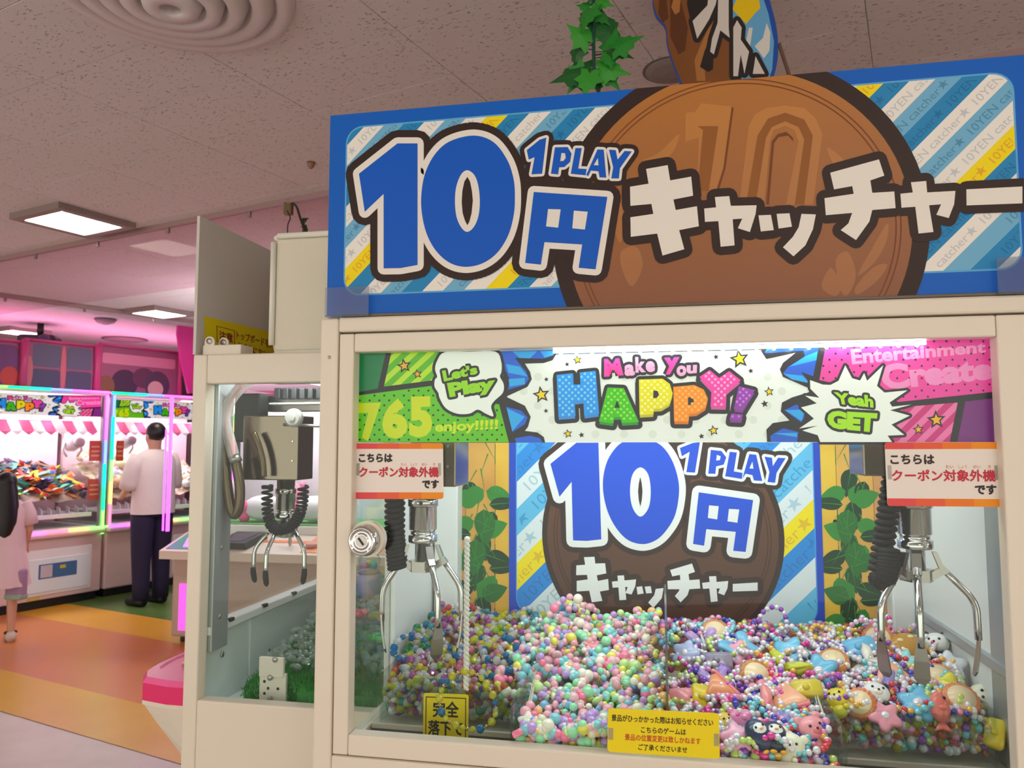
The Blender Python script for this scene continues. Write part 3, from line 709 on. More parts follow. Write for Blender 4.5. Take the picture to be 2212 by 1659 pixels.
# ================================================================== printed back board
YK = .505
bk = empty('back_board', (0, YK, 1.08), 'printed board with blue ten yen coin artwork between wood strips at the machine back', 'sign')
boxo('board', (-.384, YK, 1.06), (.384, YK + .004, 1.642), ink((196, 140, 60)), bk, .0004)
KS = Sheet(bk, plane_print(YK), (0, -1, 0)); KM = Sheet(bk, lambda x, z: Vector((x, YK, z)), (0, -1, 0))
WOODA = mat('wood_print_a', (232, 178, 84), .45, var=((212, 150, 62), 9)); WOODB = mat('wood_print_b', (240, 196, 60), .45, var=((226, 170, 50), 9)); WOODC = mat('wood_print_c', (216, 156, 96), .45, var=((200, 140, 80), 9))
def pxX(x): return P(x, 955, YK).x
edges = [(-.384, pxX(1006), WOODC), (pxX(1007), pxX(1069), WOODA), (pxX(1070.5), pxX(1102), WOODB), (pxX(1770), pxX(1803), WOODB), (pxX(1804.5), pxX(1882), WOODA), (pxX(1883.5), .384, WOODC)]
for a, b, m in edges:
    boxo('plank', (a, YK - .0012, 1.062), (b, YK, 1.64), m, bk, .0004)
LFD = [ink((22, 84, 40)), ink((34, 112, 44)), ink((52, 140, 54)), ink((16, 62, 36))]
def leaf2(cx, cy, l, w_, a):
    ca_, sa = math.cos(R(a)), math.sin(R(a)); out = []
    wid = lambda t_: (math.sin(math.pi * t_ ** .75) ** .8) * (1.05 - .25 * t_)
    ts = [k / 9 for k in range(10)]
    for t_, sg in [(t_, 1) for t_ in ts] + [(t_, -1) for t_ in ts[-2:0:-1]]:
        x, y = t_ * l, sg * wid(min(t_, .999)) * w_; out.append((cx + x * ca_ - y * sa, cy + x * sa + y * ca_))
    return out
KS.gap = .0001
def vine_print(cx, flip, y):
    for k, (dx, dy, l, w_, a, c) in enumerate([(0, 0, 46, 15, 60, 0), (8, 30, 40, 14, 110, 1), (-5, 62, 44, 16, 80, 3), (-30, 90, 36, 14, 70, 2), (0, 108, 40, 17, 150, 2), (5, 110, 44, 16, 20, 2), (-10, 135, 40, 18, 200, 1), (10, 140, 50, 12, 355, 3), (0, 150, 55, 20, 85, 1), (-20, 160, 40, 15, 120, 0)] * 3):
        j = k // 10; yy = y + dy + j * 138
        if yy > 1390: break
        s = -1 if flip else 1
        q = leaf2(cx + s * dx * 1.2, yy, l * 1.45, w_ * 1.2, a if s > 0 else 180 - a)
        KS.add('leaf_print', [q], LFD[(c + (k % 3 == 0)) % 4], 9 + (k % 9))
        v0 = (cx + s * dx * 1.2, yy); aa = R(a if s > 0 else 180 - a); v1 = (v0[0] + l * 1.25 * math.cos(aa), v0[1] + l * 1.25 * math.sin(aa))
        dd_ = Vector((v1[1] - v0[1], v0[0] - v1[0])).normalized() * 1.2
        KS.add('leaf_vein', [[(v0[0] + dd_.x, v0[1] + dd_.y), (v1[0], v1[1]), (v0[0] - dd_.x, v0[1] - dd_.y)]], LFD[2], 18 + (k % 3))
vine_print(1030, True, 1015); vine_print(1845, False, 1020); vine_print(1045, False, 950); vine_print(1832, True, 950)
KS.gap = .00016
KB = ink((8, 70, 196)); KBL = (({'b': (24, 140, 226), 'l': (96, 190, 236), 'w': (226, 236, 240), 'y': (250, 226, 0)}), ({'b': (20, 124, 206), 'l': (60, 160, 216), 'w': (176, 206, 220), 'y': (232, 190, 40)}))
kx0, kx1 = pxX(1100), pxX(1770)
K6 = (1060, 940, 3.072)
KM.gap = .00016
kz0 = 1.145
fld = KM.add('panel_field', [[(kx0, kz0), (kx1, kz0), (kx1, 1.64), (kx0, 1.64)]], KB, 13)
kxl, kxr = pxX(1117), pxX(1753); kzb = P(1700, 1349, YK).z
kwin = rrect(kxl, kzb, kxr, 1.7, .03)
kb2 = KM.add('striped_field', [clip(rrect(kxl - .002, kzb - .002, kxr + .002, 1.7, .032), [(-1, 1), (1, 1), (1, 1.64), (-1, 1.64)])], ink((70, 160, 236)), 14)
pa, pb = P(1190, 1270, YK), P(1122, 1270, YK)
kwin = clip(kwin, [(-1, 1), (1, 1), (1, 1.64), (-1, 1.64)])
qa = P(1123, 1210, YK); kc0 = qa.x - qa.z; qb = P(1123, 1269, YK)
stripes(KM, kwin, kc0, abs((qb.x - qb.z) - kc0), kzb, 1.64, 15, kb2, True, .024, .26, KBL)
kcc = P(1425, 1158, YK); kr = P(1694, 1158, YK).x - kcc.x; krect = [(kx0, kz0), (kx1, kz0), (kx1, 1.64), (kx0, 1.64)]
kd = lambda r: clip(circ(kcc.x, kcc.z, r, n=80), krect)
kcoin = KM.add('coin_print', [kd(kr)], BRN, 17)
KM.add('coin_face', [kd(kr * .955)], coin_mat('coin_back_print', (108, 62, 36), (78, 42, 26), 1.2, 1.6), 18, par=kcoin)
for q in (.90, .875): KM.add('coin_ring', [(kd(kr * q), [kd(kr * (q - .008))])], ink((64, 36, 24)), 19, par=kcoin)
kone = [(398, 190), (570, 50), (716, 50), (735, 690), (640, 700), (548, 697), (538, 310), (458, 408)]
kzero = spline([(997, 20), (1120, 60), (1200, 160), (1245, 300), (1246, 420), (1215, 550), (1140, 660), (1065, 710), (990, 720), (905, 690), (830, 610), (775, 500), (747, 370), (752, 250), (790, 140), (870, 50)], 5)
kyen = ([(1380, 378), (1740, 430), (1690, 773), (1608, 765), (1625, 640), (1430, 622), (1415, 732), (1342, 720)], [[(1448, 465), (1512, 470), (1502, 558), (1440, 548)], [(1580, 488), (1648, 492), (1635, 580), (1570, 570)]])
kplay = [([(1255, 85), (1340, 52), (1388, 45), (1355, 248), (1298, 245), (1320, 110), (1268, 140)], []), ([(1460, 97), (1530, 105), (1562, 147), (1545, 195), (1495, 207), (1490, 256), (1443, 255)], [[(1500, 130), (1525, 140), (1520, 165), (1495, 168)]]),
         ([(1585, 110), (1632, 115), (1612, 240), (1670, 250), (1665, 290), (1555, 272)], []), ([(1715, 125), (1760, 130), (1800, 303), (1745, 300), (1735, 265), (1690, 255), (1668, 290)], [[(1735, 175), (1742, 222), (1715, 220)]]), ([(1815, 142), (1865, 150), (1870, 205), (1905, 150), (1955, 152), (1895, 250), (1885, 315), (1835, 310), (1848, 245)], [])]
kkata = [[[(620, 808), (690, 805), (695, 850), (760, 848), (768, 915), (705, 928), (712, 965), (780, 952), (785, 1025), (725, 1035), (742, 1097), (672, 1107), (655, 1030), (572, 1035), (572, 965), (645, 955), (640, 925), (568, 927), (570, 862), (628, 858)]],
         [[(842, 930), (885, 928), (888, 962), (965, 955), (960, 1000), (935, 1055), (895, 1045), (910, 1005), (893, 1005), (900, 1090), (855, 1093), (848, 1008), (810, 1010), (805, 970), (845, 965)]],
         [[(968, 1005), (1005, 1000), (1015, 1048), (975, 1055)], [(1022, 1003), (1062, 1000), (1070, 1045), (1032, 1048)], [(1095, 1018), (1147, 1012), (1135, 1080), (1080, 1143), (1045, 1108), (1085, 1060)]],
         [[(1190, 893), (1335, 850), (1355, 905), (1312, 920), (1318, 960), (1385, 955), (1390, 1015), (1318, 1020), (1305, 1060), (1260, 1107), (1222, 1065), (1250, 1030), (1252, 1020), (1175, 1020), (1172, 965), (1258, 958), (1255, 925), (1205, 935)]],
         [[(1448, 935), (1495, 933), (1498, 972), (1575, 965), (1570, 1015), (1548, 1060), (1508, 1045), (1520, 1015), (1498, 1015), (1505, 1100), (1460, 1105), (1450, 1015), (1408, 1018), (1402, 978), (1452, 972)]], [[(1605, 985), (1770, 975), (1770, 1030), (1605, 1035)]]]
KBLUE = ink((4, 78, 214)); WHT_, WHT = WHT, ink((238, 240, 240), .35)
lettering(KS, (K6, K6), [(kone, []), (kzero, []), kyen], kplay, kkata, 21, (14.5, 26, 6, 15, 12), KBLUE)
KS.add('letter_core', [xf(spline([(994, 213), (1045, 260), (1062, 370), (1048, 480), (994, 540), (942, 480), (925, 370), (942, 260)], 4), *K6)], WHT, 24)
KS.add('letter_core', [xf([(993, 275), (1003, 320), (1008, 372), (1003, 430), (993, 475), (983, 430), (978, 372), (983, 320)], *K6)], BRN, 25)
for hole in kyen[1]: KS.add('letter_core', [xf(hole, *K6)], WHT, 24)
WHT = WHT_

# ================================================================== notices on the glass
def card(name, quad, Y, th, m, label, cat, group=None, rad=6):
    p = [P(x, y, Y) for x, y in quad]; t = empty(name, sum(p, Vector()) / 4, label, cat, group)
    # rounded quad in pixel space
    out = []; n = len(quad)
    for i in range(n):
        a, b, c = Vector(quad[i - 1]), Vector(quad[i]), Vector(quad[(i + 1) % n])
        u = b + (a - b).normalized() * rad; w_ = b + (c - b).normalized() * rad
        for k in range(5):
            s_ = k / 4; out.append((1 - s_) ** 2 * u + 2 * s_ * (1 - s_) * b + s_ * s_ * w_)
    v, f = prism([P(q.x, q.y, Y) for q in out], (0, th, 0)); o = obj('card', v, f, m, t)
    return t, out
def bil(quad, u, v):
    tl, tr, br, bl = quad
    return tuple((tl[i] * (1 - u) + tr[i] * u) * (1 - v) + (bl[i] * (1 - u) + br[i] * u) * v for i in (0, 1))
PAPER = mat('notice_paper', (242, 232, 222), .35)
def grad_mat():
    m = mat('orange_band', (244, 120, 60), .35); return m
def coupon(quad, label):
    t, out = card('coupon_notice', quad, .0150, .0006, PAPER, label, 'notice', 'coupon notices taped to the glass', 7)
    SH = Sheet(t, plane_print(.0150), (0, -1, 0)); q = lambda u0, v0, u1, v1: [bil(quad, u0, v0), bil(quad, u1, v0), bil(quad, u1, v1), bil(quad, u0, v1)]
    for v0, v1 in ((0, .105), (.88, 1)):
        for k in range(12):
            c = [(236, 84, 84), (240, 100, 66), (244, 128, 44), (248, 152, 36)][min(3, k // 3)]
            pol = q(k / 12, v0, (k + 1) / 12, v1)
            wx = [p for p in out]; cl = clip(pol, [tuple(p) for p in wx])
            if len(cl) > 2: SH.add('band', [cl], ink(c), 1)
    TK, TR = ink((58, 44, 44)), ink((206, 52, 70))
    SH.text('lettering', 'こちらは', q(.045, .195, .42, .335), TK, 2, 0, jp=1.0)
    SH.text('lettering', 'クーポン対象外機', q(.05, .43, .945, .605), TR, 2, 0, jp=.85)
    for s_, a, b in (('たい', .52, .585), ('しょう', .63, .70), ('がい', .755, .82), ('き', .885, .91)): SH.text('small_lettering', s_, q(a, .355, b, .405), TR, 2, 0)
    SH.text('lettering', 'です', q(.765, .665, .945, .805), TK, 2, 0, jp=1.1)
    TP = clear('clear_tape', (232, 232, 228), 1.5, .15, .12)
    for a, b in ((.015, .05), (.94, .975)):
        p = [P(*c, .0147) for c in q(a, .36, b, .58)]; v, f = prism(p, (0, .0002, 0)); obj('tape', v, f, TP, t)
coupon([(768, 957), (957, 957), (958, 1078), (766, 1078)], 'white and orange coupon notice taped on the glass above the lock')
coupon([(1911, 956), (2160, 955), (2167, 1095), (1917, 1093)], 'white and orange coupon notice taped on the glass away from the lock')
yq = [(1313, 1530), (1553, 1541), (1555, 1640), (1312, 1624)]
t, out = card('yellow_notice', yq, -.0035, .0012, mat('yellow_card', (246, 222, 0), .3), 'yellow notice with four lines of text taped low on the glass door', 'notice', None, 9)
SH = Sheet(t, plane_print(-.0035), (0, -1, 0)); q = lambda u0, v0, u1, v1: [bil(yq, u0, v0), bil(yq, u1, v0), bil(yq, u1, v1), bil(yq, u0, v1)]
TB, TRD = ink((50, 42, 36)), ink((206, 84, 40))
for s_, bx_, m in (('景品がひっかかった際はお知らせください', (.035, .135, .945, .285), TB), ('こちらのゲームは', (.30, .38, .70, .515), TB), ('景品の位置変更は致しかねます', (.155, .56, .83, .705), TRD), ('ご了承くださいませ', (.275, .775, .71, .91), TB)):
    SH.text('lettering', s_, q(*bx_), m, 1, 0, jp=.28)
TP = clear('clear_tape', (232, 232, 228), 1.5, .15, .12)
for a, b in ((.005, .05), (.95, .995)):
    p = [P(*c, -.0042) for c in q(a, .45, b, .72)]; v, f = prism(p, (0, .0002, 0)); obj('tape', v, f, TP, t)
# card standing in the chute
cq = [(915, 1497), (1012, 1501), (1011, 1640), (913, 1636)]
t, out = card('chute_card', cq, .095, .001, mat('yellow_card', (246, 222, 0), .3), 'small yellow card with black letters standing in the prize chute', 'notice', None, 6)
SH = Sheet(t, plane_print(.095), (0, -1, 0)); q = lambda u0, v0, u1, v1: [bil(cq, u0, v0), bil(cq, u1, v0), bil(cq, u1, v1), bil(cq, u0, v1)]
SH.add('frame_line', [(q(.05, .05, .95, .96), [q(.07, .065, .93, .945)])], TB, 1)
for s_, b in (('完全', (.22, .12, .78, .36)), ('落下で', (.12, .42, .88, .64)), ('獲得', (.2, .72, .8, .93))): SH.text('lettering', s_, q(*b), TB, 2, 0, jp=.9)

# ================================================================== claws
def arc(p0, p1, p2, n=8):
    p0, p1, p2 = Vector(p0), Vector(p1), Vector(p2)
    return [(1 - t) ** 2 * p0 + 2 * t * (1 - t) * p1 + t * t * p2 for t in [k / n for k in range(n + 1)]]
def coil(path, r, turns, wire, n=7):
    """helix along a curve"""
    path = [Vector(p) for p in path]; L = len(path); out = []; N = turns * 9
    for i in range(N + 1):
        s_ = i / N * (L - 1); k = min(int(s_), L - 2); p = path[k].lerp(path[k + 1], s_ - k); t_ = (path[k + 1] - path[k]).normalized()
        u = Vector((0, 1, 0)); u = (u - t_ * u.dot(t_)).normalized(); w_ = t_.cross(u); a = 2 * math.pi * i / 9
        out.append(p + (u * math.cos(a) + w_ * math.sin(a)) * r)
    return tube(out, wire, 6)
def claw(name, c, s, label, angles, flat, cord, housing, side_m=None, open_=1.0):
    """c: centre of the tube's lower end; s: scale; parts hang from the carriage"""
    c = Vector(c); t = empty(name, c, label, 'claw')
    L_ = lambda x, y, z: c + Vector((x, y, z)) * s
    if housing:
        x0, x1, z0, z1 = housing
        hs = boxo('housing', L_(x0, -.035, z0), L_(x1, .045, z1), HOUSE, t, .002)
        for zz in (.3, .6): 
            v, f = lathe([(.0025 * s, 0), (.002 * s, -.002 * s)], 10, L_(x1 - .012, -.0352, z0 + (z1 - z0) * zz), 'y'); obj('rivet', v, f, CHROME, hs)
    prof = [(.0205, .145), (.0205, .078), (.0215, .078), (.0235, .077), (.0235, .066), (.0215, .065), (.0215, .030), (.0190, .028), (.0190, .022), (.0225, .022), (.0225, .012), (.0215, .010), (.012, .008), (.012, -.018)]
    v, f = lathe([(a * s, b * s) for a, b in prof], 28, c); tb = obj('tube', v, f, CHROME, t, True)
    for p in tb.data.polygons: p.use_smooth = len(p.vertices) == 4
    tb.data.polygons.foreach_set('use_smooth', [abs(p.normal.z) < .5 for p in tb.data.polygons])
    v, f = lathe([(.003 * s, 0), (.0022 * s, -.002 * s)], 10, L_(.004, -.0236, .0715), 'y'); obj('screw', v, f, BLACKP, tb)
    v, f = prism([L_(.022 * math.cos(R(a)), .022 * math.sin(R(a)), -.034) for a in range(0, 360, 60)], Vector((0, 0, .016)) * s); obj('hub', v, f, STEEL, t)
    for i, a in enumerate(angles):
        d = Vector((math.cos(R(a)), math.sin(R(a)), 0)); e = lambda r, z: c + (d * r + Vector((0, 0, z))) * s
        n = Vector((-d.y, d.x, 0)) * s
        # link plates
        ar = None
        v, f = prism([e(.020, .006) - n * .006, e(.026, .006) - n * .006, e(.036, -.020) - n * .006, e(.030, -.022) - n * .006], n * .012); ar = obj('arm', v, f, STEEL, t)
        v, f = prism([e(.016, -.034) - n * .005, e(.016, -.022) - n * .005, e(.034, -.012) - n * .005, e(.040, -.020) - n * .005], n * .010); obj('link', v, f, STEEL, ar)
        ro = .070 * open_
        p0, p1, p2 = e(.030, -.014), e(ro + .006, -.058), e(ro + .007, -.108)
        path = [p0, p0.lerp(p1, .45)] + arc(p0.lerp(p1, .72), p1, p1.lerp(p2, .3), 6) + [p1.lerp(p2, .7), p2]
        v, f = tube(path, .0046 * s, 10); obj('rod', v, f, CHROME, ar, True)
        if flat:
            tip = [e(ro + .008, -.098), e(ro + .006, -.125), e(ro + .002, -.148)]; g = M()
            out = []
            for p, w_ in zip(tip + [e(ro, -.155)], (.0046, .0088, .0098, .004)): out.append((p, w_))
            vs = [p + n * w_ for p, w_ in out] + [p - n * w_ for p, w_ in out][::-1]
            nn = len(vs); off = d * .0012 * s
            v = [p + off for p in vs] + [p - off for p in vs]; hf = nn // 2; f = []
            for k in range(hf - 1):
                f += [(k, k + 1, nn - 2 - k, nn - 1 - k), (nn + k, nn + nn - 1 - k, nn + nn - 2 - k, nn + k + 1)]
            f += [(k, nn + k, nn + (k + 1) % nn, (k + 1) % nn) for k in range(nn)]
            obj('tip', v, f, STEEL, ar)
        else:
            v, f = tube([e(ro + .008, -.100), e(ro + .007, -.112), e(ro + .004, -.128), e(ro + .002, -.134)], [.0055 * s, .0065 * s, .006 * s, .003 * s], 10); obj('tip', v, f, RUBBER, ar, True)
    if cord:
        v, f = coil([L_(*p) for p in cord[0]], cord[1] * s, cord[2], cord[3] * s); obj('coil_cord', v, f, RUBBER, t, True)
    return t
# left claw of the front machine
YC = .12
tc = P(913, 1185, YC)
claw('claw', (tc.x, YC, tc.z), .93, 'chrome three-arm claw hanging beside the door lock', (200, -50, 8), True, ([(-.040, -.012, .125), (-.042, -.012, .09), (-.041, -.014, .02), (-.036, -.012, -.03)], .0125, 24, .0044), (-.01, .062, .098, .20), open_=.78)
tc = P(1978, 1200, YC)
claw('claw', (tc.x, YC, tc.z), .93, 'chrome three-arm claw hanging under the coupon notice away from the lock', (215, -8, 255), True, (arc((-.018, -.004, .15), (-.036, -.012, .06), (-.052, -.012, -.028)) + arc((-.052, -.012, -.028), (-.046, -.03, -.045), (-.040, -.02, .01)), .0115, 42, .0042), (-.072, .03, .110, .21), open_=.92)
# ================================================================== prize bins and bead bracelets
rb4 = random.Random(21)
def hf(x, y):
    w1 = .0035 * math.sin(x * 61 + y * 23) + .003 * math.sin(x * 37 - y * 71) + .002 * math.sin(x * 140 + y * 90)
    ip = lambda t, ks: next((b + (d - b) * (t - a) / (c - a) for (a, b), (c, d) in zip(ks, ks[1:]) if t <= c), ks[-1][1])
    if x < -.185: z = ip(y, [(.15, 1.118), (.2, 1.140), (.30, 1.172), (.40, 1.190), (.46, 1.192), (.50, 1.18)]) - max(0, (-.40 - x)) * .6
    elif x < .205: z = ip(y, [(.02, 1.128), (.08, 1.142), (.16, 1.160), (.30, 1.182), (.42, 1.196), (.50, 1.185)])
    else: z = ip(y, [(.15, 1.130), (.2, 1.150), (.30, 1.176), (.42, 1.196), (.50, 1.185)]) - max(0, x - .395) * .5
    return z + w1
def hit(px, py, lift=0.0):
    d = ray(px, py).normalized(); t_ = .95
    while t_ < 1.9:
        p = CAM + d * t_
        if p.z < hf(p.x, p.y) + lift and p.y > .02: return p
        if p.y > .497: break
        t_ += .002
    return p
BIN = empty('prize_bin', (0, .3, 1.083), 'clear acrylic prize bin holding the bead bracelets', 'bin')
boxo('front_sheet', (-.417, .158, 1.083), (-.19, .161, 1.152), ACRYL, BIN, .0004)
boxo('front_sheet', (.206, .158, 1.083), (.417, .161, 1.146), ACRYL, BIN, .0004)
boxo('side_sheet', (-.1925, .024, 1.06), (-.1895, .16, 1.166), ACRYL, BIN, .0004)
boxo('side_sheet', (.2035, .024, 1.06), (.2065, .16, 1.166), ACRYL, BIN, .0004)
boxo('tray_floor', (-.1925, .024, 1.088), (.2065, .16, 1.092), ACRYL, BIN, .0004)
boxo('end_sheet', (-.42, .16, 1.083), (-.417, .46, 1.155), ACRYL, BIN, .0004)
boxo('end_sheet', (.417, .16, 1.083), (.42, .46, 1.155), ACRYL, BIN, .0004)
for k in range(5):   # slotted teeth of the tray side
    yy = .04 + k * .022; v, f = prism([(-.196, yy, 1.10), (-.196, yy + .012, 1.10), (-.196, yy + .008, 1.16 - k * -.003), (-.196, yy + .004, 1.16)], (.002, 0, 0)); obj('tooth', v, f, ACRYL, BIN)
    v, f = prism([(.21, yy, 1.10), (.21, yy + .012, 1.10), (.21, yy + .008, 1.16), (.21, yy + .004, 1.155)], (.002, 0, 0)); obj('tooth', v, f, ACRYL, BIN)
dv = boxo('bin_divider', (.0015, .05, 1.10), (.0045, .34, 1.268), clear('divider_acrylic', (196, 200, 200), 1.4, .05, .5, (150, 150, 150)), None, .0005)
tag(dv, 'thin grey divider sheet standing between the two front bead heaps', 'divider')

def pearl(c, n): return mat('bead_' + n, c, .16, coat=.6)
def crystal(c, n, haze=.32): return clear('crystal_' + n, tuple(min(255, int(x * .35 + 165)) if max(c) > 200 and min(c) > 170 else int(x * .75 + 64) for x in c), 1.6, .06, haze, c)
PASTEL = [pearl(c, n) for c, n in (((252, 178, 196), 'pink'), ((250, 196, 206), 'pale_pink'), ((140, 214, 226), 'aqua'), ((160, 236, 186), 'mint'), ((246, 236, 96), 'yellow'), ((196, 158, 228), 'lilac'), ((250, 244, 226), 'cream'), ((255, 130, 168), 'hot_pink'), ((255, 200, 120), 'apricot'), ((206, 240, 160), 'lime'), ((120, 190, 232), 'sky'))]
PW = [5, 4, 4, 4, 2, 3, 4, 2, 1, 2, 1]
CR = {n: crystal(c, n) for n, c in dict(blue=(0, 150, 214), yellow=(236, 232, 60), red=(222, 40, 56), green=(0, 170, 76), clear=(232, 232, 236), plum=(212, 120, 200), lime=(176, 224, 40), aqua=(80, 200, 210), rose=(248, 160, 190), orange=(240, 140, 70), violet=(110, 60, 190)).items()}
PR_ = {n: mat('pearl_' + n, c, .1, coat=.8, metal=.15) for n, c in dict(white=(236, 230, 238), pink=(246, 160, 200), violet=(150, 70, 196), navy=(62, 60, 190), red=(226, 60, 70), aqua=(130, 214, 226), gold=(244, 190, 90), lime=(206, 230, 120), magenta=(238, 60, 160)).items()}
BM = {}
def bead_mesh(m, shape):
    k = (m.name, shape)
    if k not in BM:
        v, f = sphere((0, 0, 0), 1, 8 if shape == 'f' else 12, 5 if shape == 'f' else 8, (1, 1, .62) if shape == 'd' else (1, 1, 1))
        me = bpy.data.meshes.new('bead'); me.from_pydata([tuple(p) for p in v], [], f); me.materials.append(m)
        if shape != 'f': me.polygons.foreach_set('use_smooth', [True] * len(me.polygons))
        BM[k] = me
    return BM[k]
CORD = mat('elastic_cord', (230, 226, 218), .5)
NB = [0]
def bracelet(c, seq, label, group, n=None, sq=1.0, rot=0.0, drape=True, lift=0.0, parts=None):
    """c: centre; seq: (material, radius, shape); n: ring normal (None = lies on the heap)"""
    tot = sum(2 * r for _, r, _ in seq); Rr = tot / (2 * math.pi); c = Vector(c)
    t = empty('bead_bracelet', c, label, 'bracelet', group)
    n_ = Vector(n or (0, 0, 1)).normalized(); u = n_.orthogonal().normalized(); w_ = n_.cross(u)
    if abs(n_.z) > .99: u, w_ = Vector((1, 0, 0)), Vector((0, 1, 0))
    cr_, sr = math.cos(rot), math.sin(rot); s_ = 0; pts = []
    ph = rb4.uniform(0, 6.3); am = rb4.uniform(.02, .12)
    for m, r, sh in seq:
        a = 2 * math.pi * (s_ + r) / tot; s_ += 2 * r; q = Rr * (1 + am * math.sin(2 * a + ph) + .05 * math.sin(3 * a + 2 * ph))
        x, y = q * math.cos(a), q * sq * math.sin(a); x, y = x * cr_ - y * sr, x * sr + y * cr_
        p = c + u * x + w_ * y
        if drape:
            p.x = max(-.412, min(.412, p.x)); p.y = max(.03 if -.18 < p.x < .196 else .168, min(.495, p.y))
            p.z = hf(p.x, p.y) + r * .7 + lift + .004 * math.sin(a * 2 + ph * 3)
        pts.append(p)
    v, f = tube(pts, .0005, 4, closed=True); obj('cord', v, f, CORD, t)
    for (m, r, sh), p, k in zip(seq, pts, range(len(pts))):
        o = bpy.data.objects.new('bead', bead_mesh(m, sh)); COL.objects.link(o); o.parent = t
        o.location = p - c; o.scale = (r, r, r)
        if sh in 'df':
            d = pts[(k + 1) % len(pts)] - pts[k - 1]; o.rotation_euler = d.to_track_quat('Z', 'Y').to_euler()
        NB[0] += 1
    return t
def ch(ws, xs): return rb4.choices(xs, ws)[0]
def seq_pastel():
    out = []; big = rb4.random() < .5
    for k in range(rb4.randint(14, 17)):
        m = ch(PW, PASTEL); r = rb4.choice((.0048, .0054, .0062)) if not (big and k % 4 == 0) else .0082
        out.append((m, r * rb4.uniform(.94, 1.06), 'r' if rb4.random() < .85 else 'd'))
        if rb4.random() < .12: out.append((GOLD, .0024, 'd'))
    return out
THEMES = [('blue', 'clear', 'clear'), ('yellow', 'lime', 'clear'), ('clear', 'red', 'yellow'), ('yellow', 'clear', 'clear'), ('clear', 'plum', 'clear'), ('clear', 'yellow', 'blue'), ('green', 'aqua', 'blue'), ('plum', 'clear', 'plum'), ('lime', 'yellow', 'clear'), ('clear', 'clear', 'rose'), ('rose', 'clear', 'clear'), ('blue', 'yellow', 'clear'), ('plum', 'violet', 'clear'), ('orange', 'yellow', 'clear')]
def seq_crystal(th=None):
    th = th or rb4.choice(THEMES); out = []
    for k in range(rb4.randint(12, 16)):
        out.append((CR[th[k % 3 if rb4.random() < .8 else 0]], rb4.uniform(.0048, .0068), rb4.choice('rrf')))
        if k % 2 == 0: out.append((GOLD if rb4.random() < .7 else PR_['white'], .0023, 'd'))
    return out
PT = [('white', 'pink', 'magenta'), ('white', 'violet', 'white'), ('white', 'navy', 'pink'), ('white', 'red', 'gold'), ('white', 'aqua', 'aqua'), ('white', 'lime', 'lime'), ('white', 'gold', 'white'), ('white', 'magenta', 'white')]
def seq_pearl(th=None):
    th = th or rb4.choice(PT); n = rb4.randint(17, 22)
    return [(PR_[th[0 if rb4.random() < .34 else rb4.choice((1, 2))]], rb4.uniform(.0036, .005), 'r') for k in range(n)]
def spread(x0, y0, x1, y1, nx, ny, jit):
    """jittered pixel grid, back to front"""
    for j in range(ny):
        for i in range(nx):
            yield (x0 + (x1 - x0) * (i + .5 + rb4.uniform(-jit, jit)) / nx, y0 + (y1 - y0) * (j + .5 + rb4.uniform(-jit, jit)) / ny)
for x, y in spread(845, 1330, 1120, 1545, 6, 8, .5):
    th = rb4.choice(THEMES); n2 = ' and '.join(sorted(set(th)))
    bracelet(hit(x, y), seq_crystal(th), 'see-through %s bead bracelet in the heap nearest the door lock' % n2, n2 + ' crystal bracelets', sq=rb4.uniform(.65, 1), rot=rb4.uniform(0, 3.1), lift=rb4.uniform(-.002, .008))
for x, y in spread(1110, 1352, 1428, 1632, 6, 10, .5):
    sq_ = seq_pastel(); ns = [m.name[5:].replace('_', ' ') for m, r, _ in sq_ if m is not GOLD]; top = max(sorted(set(ns)), key=ns.count)
    bracelet(hit(x, y), sq_, 'opaque pastel bracelet with mostly %s beads in the middle heap' % top, top + ' pastel bracelets', sq=rb4.uniform(.65, 1), rot=rb4.uniform(0, 3.1), lift=rb4.uniform(-.002, .007))
# a few rings that stand or lean
for x, y, n, wh in ((1222, 1330, (.1, -.8, .35), 'before the printed coin'), (1345, 1352, (.2, -.5, .7), 'next to the divider'), (1200, 1420, (.5, -.5, .7), 'halfway down the slope')):
    p = hit(x, y + 32); p.z += .022; bracelet(p, seq_pastel()[:17], 'pastel bead bracelet standing on edge on the middle heap ' + wh, 'standing pastel bracelets', n, .85, drape=False)
for x, y, th, n, lab in ((985, 1333, ('red', 'red', 'clear'), (.0, -.5, .8), 'red and clear bead bracelet leaning on top of the crystal heap'), (888, 1400, ('blue', 'clear', 'blue'), (.2, -.4, .8), 'blue and clear bead bracelet leaning on the side of the crystal heap')):
    p = hit(x, y + 25); p.z += .018; bracelet(p, seq_crystal(th), lab, None, n, .9, drape=False)
# loose layer under the bracelets
def under(name, x0, x1, y0, y1, n, ms, label, sz):
    g = M(); fm = []
    for k in range(n):
        x, y = rb4.uniform(x0, x1), rb4.uniform(y0, y1); r = rb4.uniform(*sz); z = hf(x, y) - r - rb4.uniform(0, .012)
        if k % 3 == 0: y = y0 + rb4.uniform(0, .012); z = rb4.uniform(1.095, hf(x, y) - r)
        v, f = sphere((x, y, z), r, 8, 6); addm(g, v, f); fm += [k % len(ms)] * len(f)
    o = obj(name, g[0], g[1], None, None, True, mats=ms, fm=fm); tag(o, label, 'beads', kind='stuff')
under('loose_beads', -.41, -.195, .17, .495, 1000, [CR['clear'], CR['yellow'], CR['plum'], CR['rose'], CR['aqua'], PR_['white'], mat('bead_core_grey', (190, 180, 186), .3)], 'packed crystal beads filling the bin under the bracelets', (.005, .008))
under('loose_beads', -.186, .0, .03, .495, 900, PASTEL, 'packed pastel beads filling the tray under the bracelets', (.005, .008))
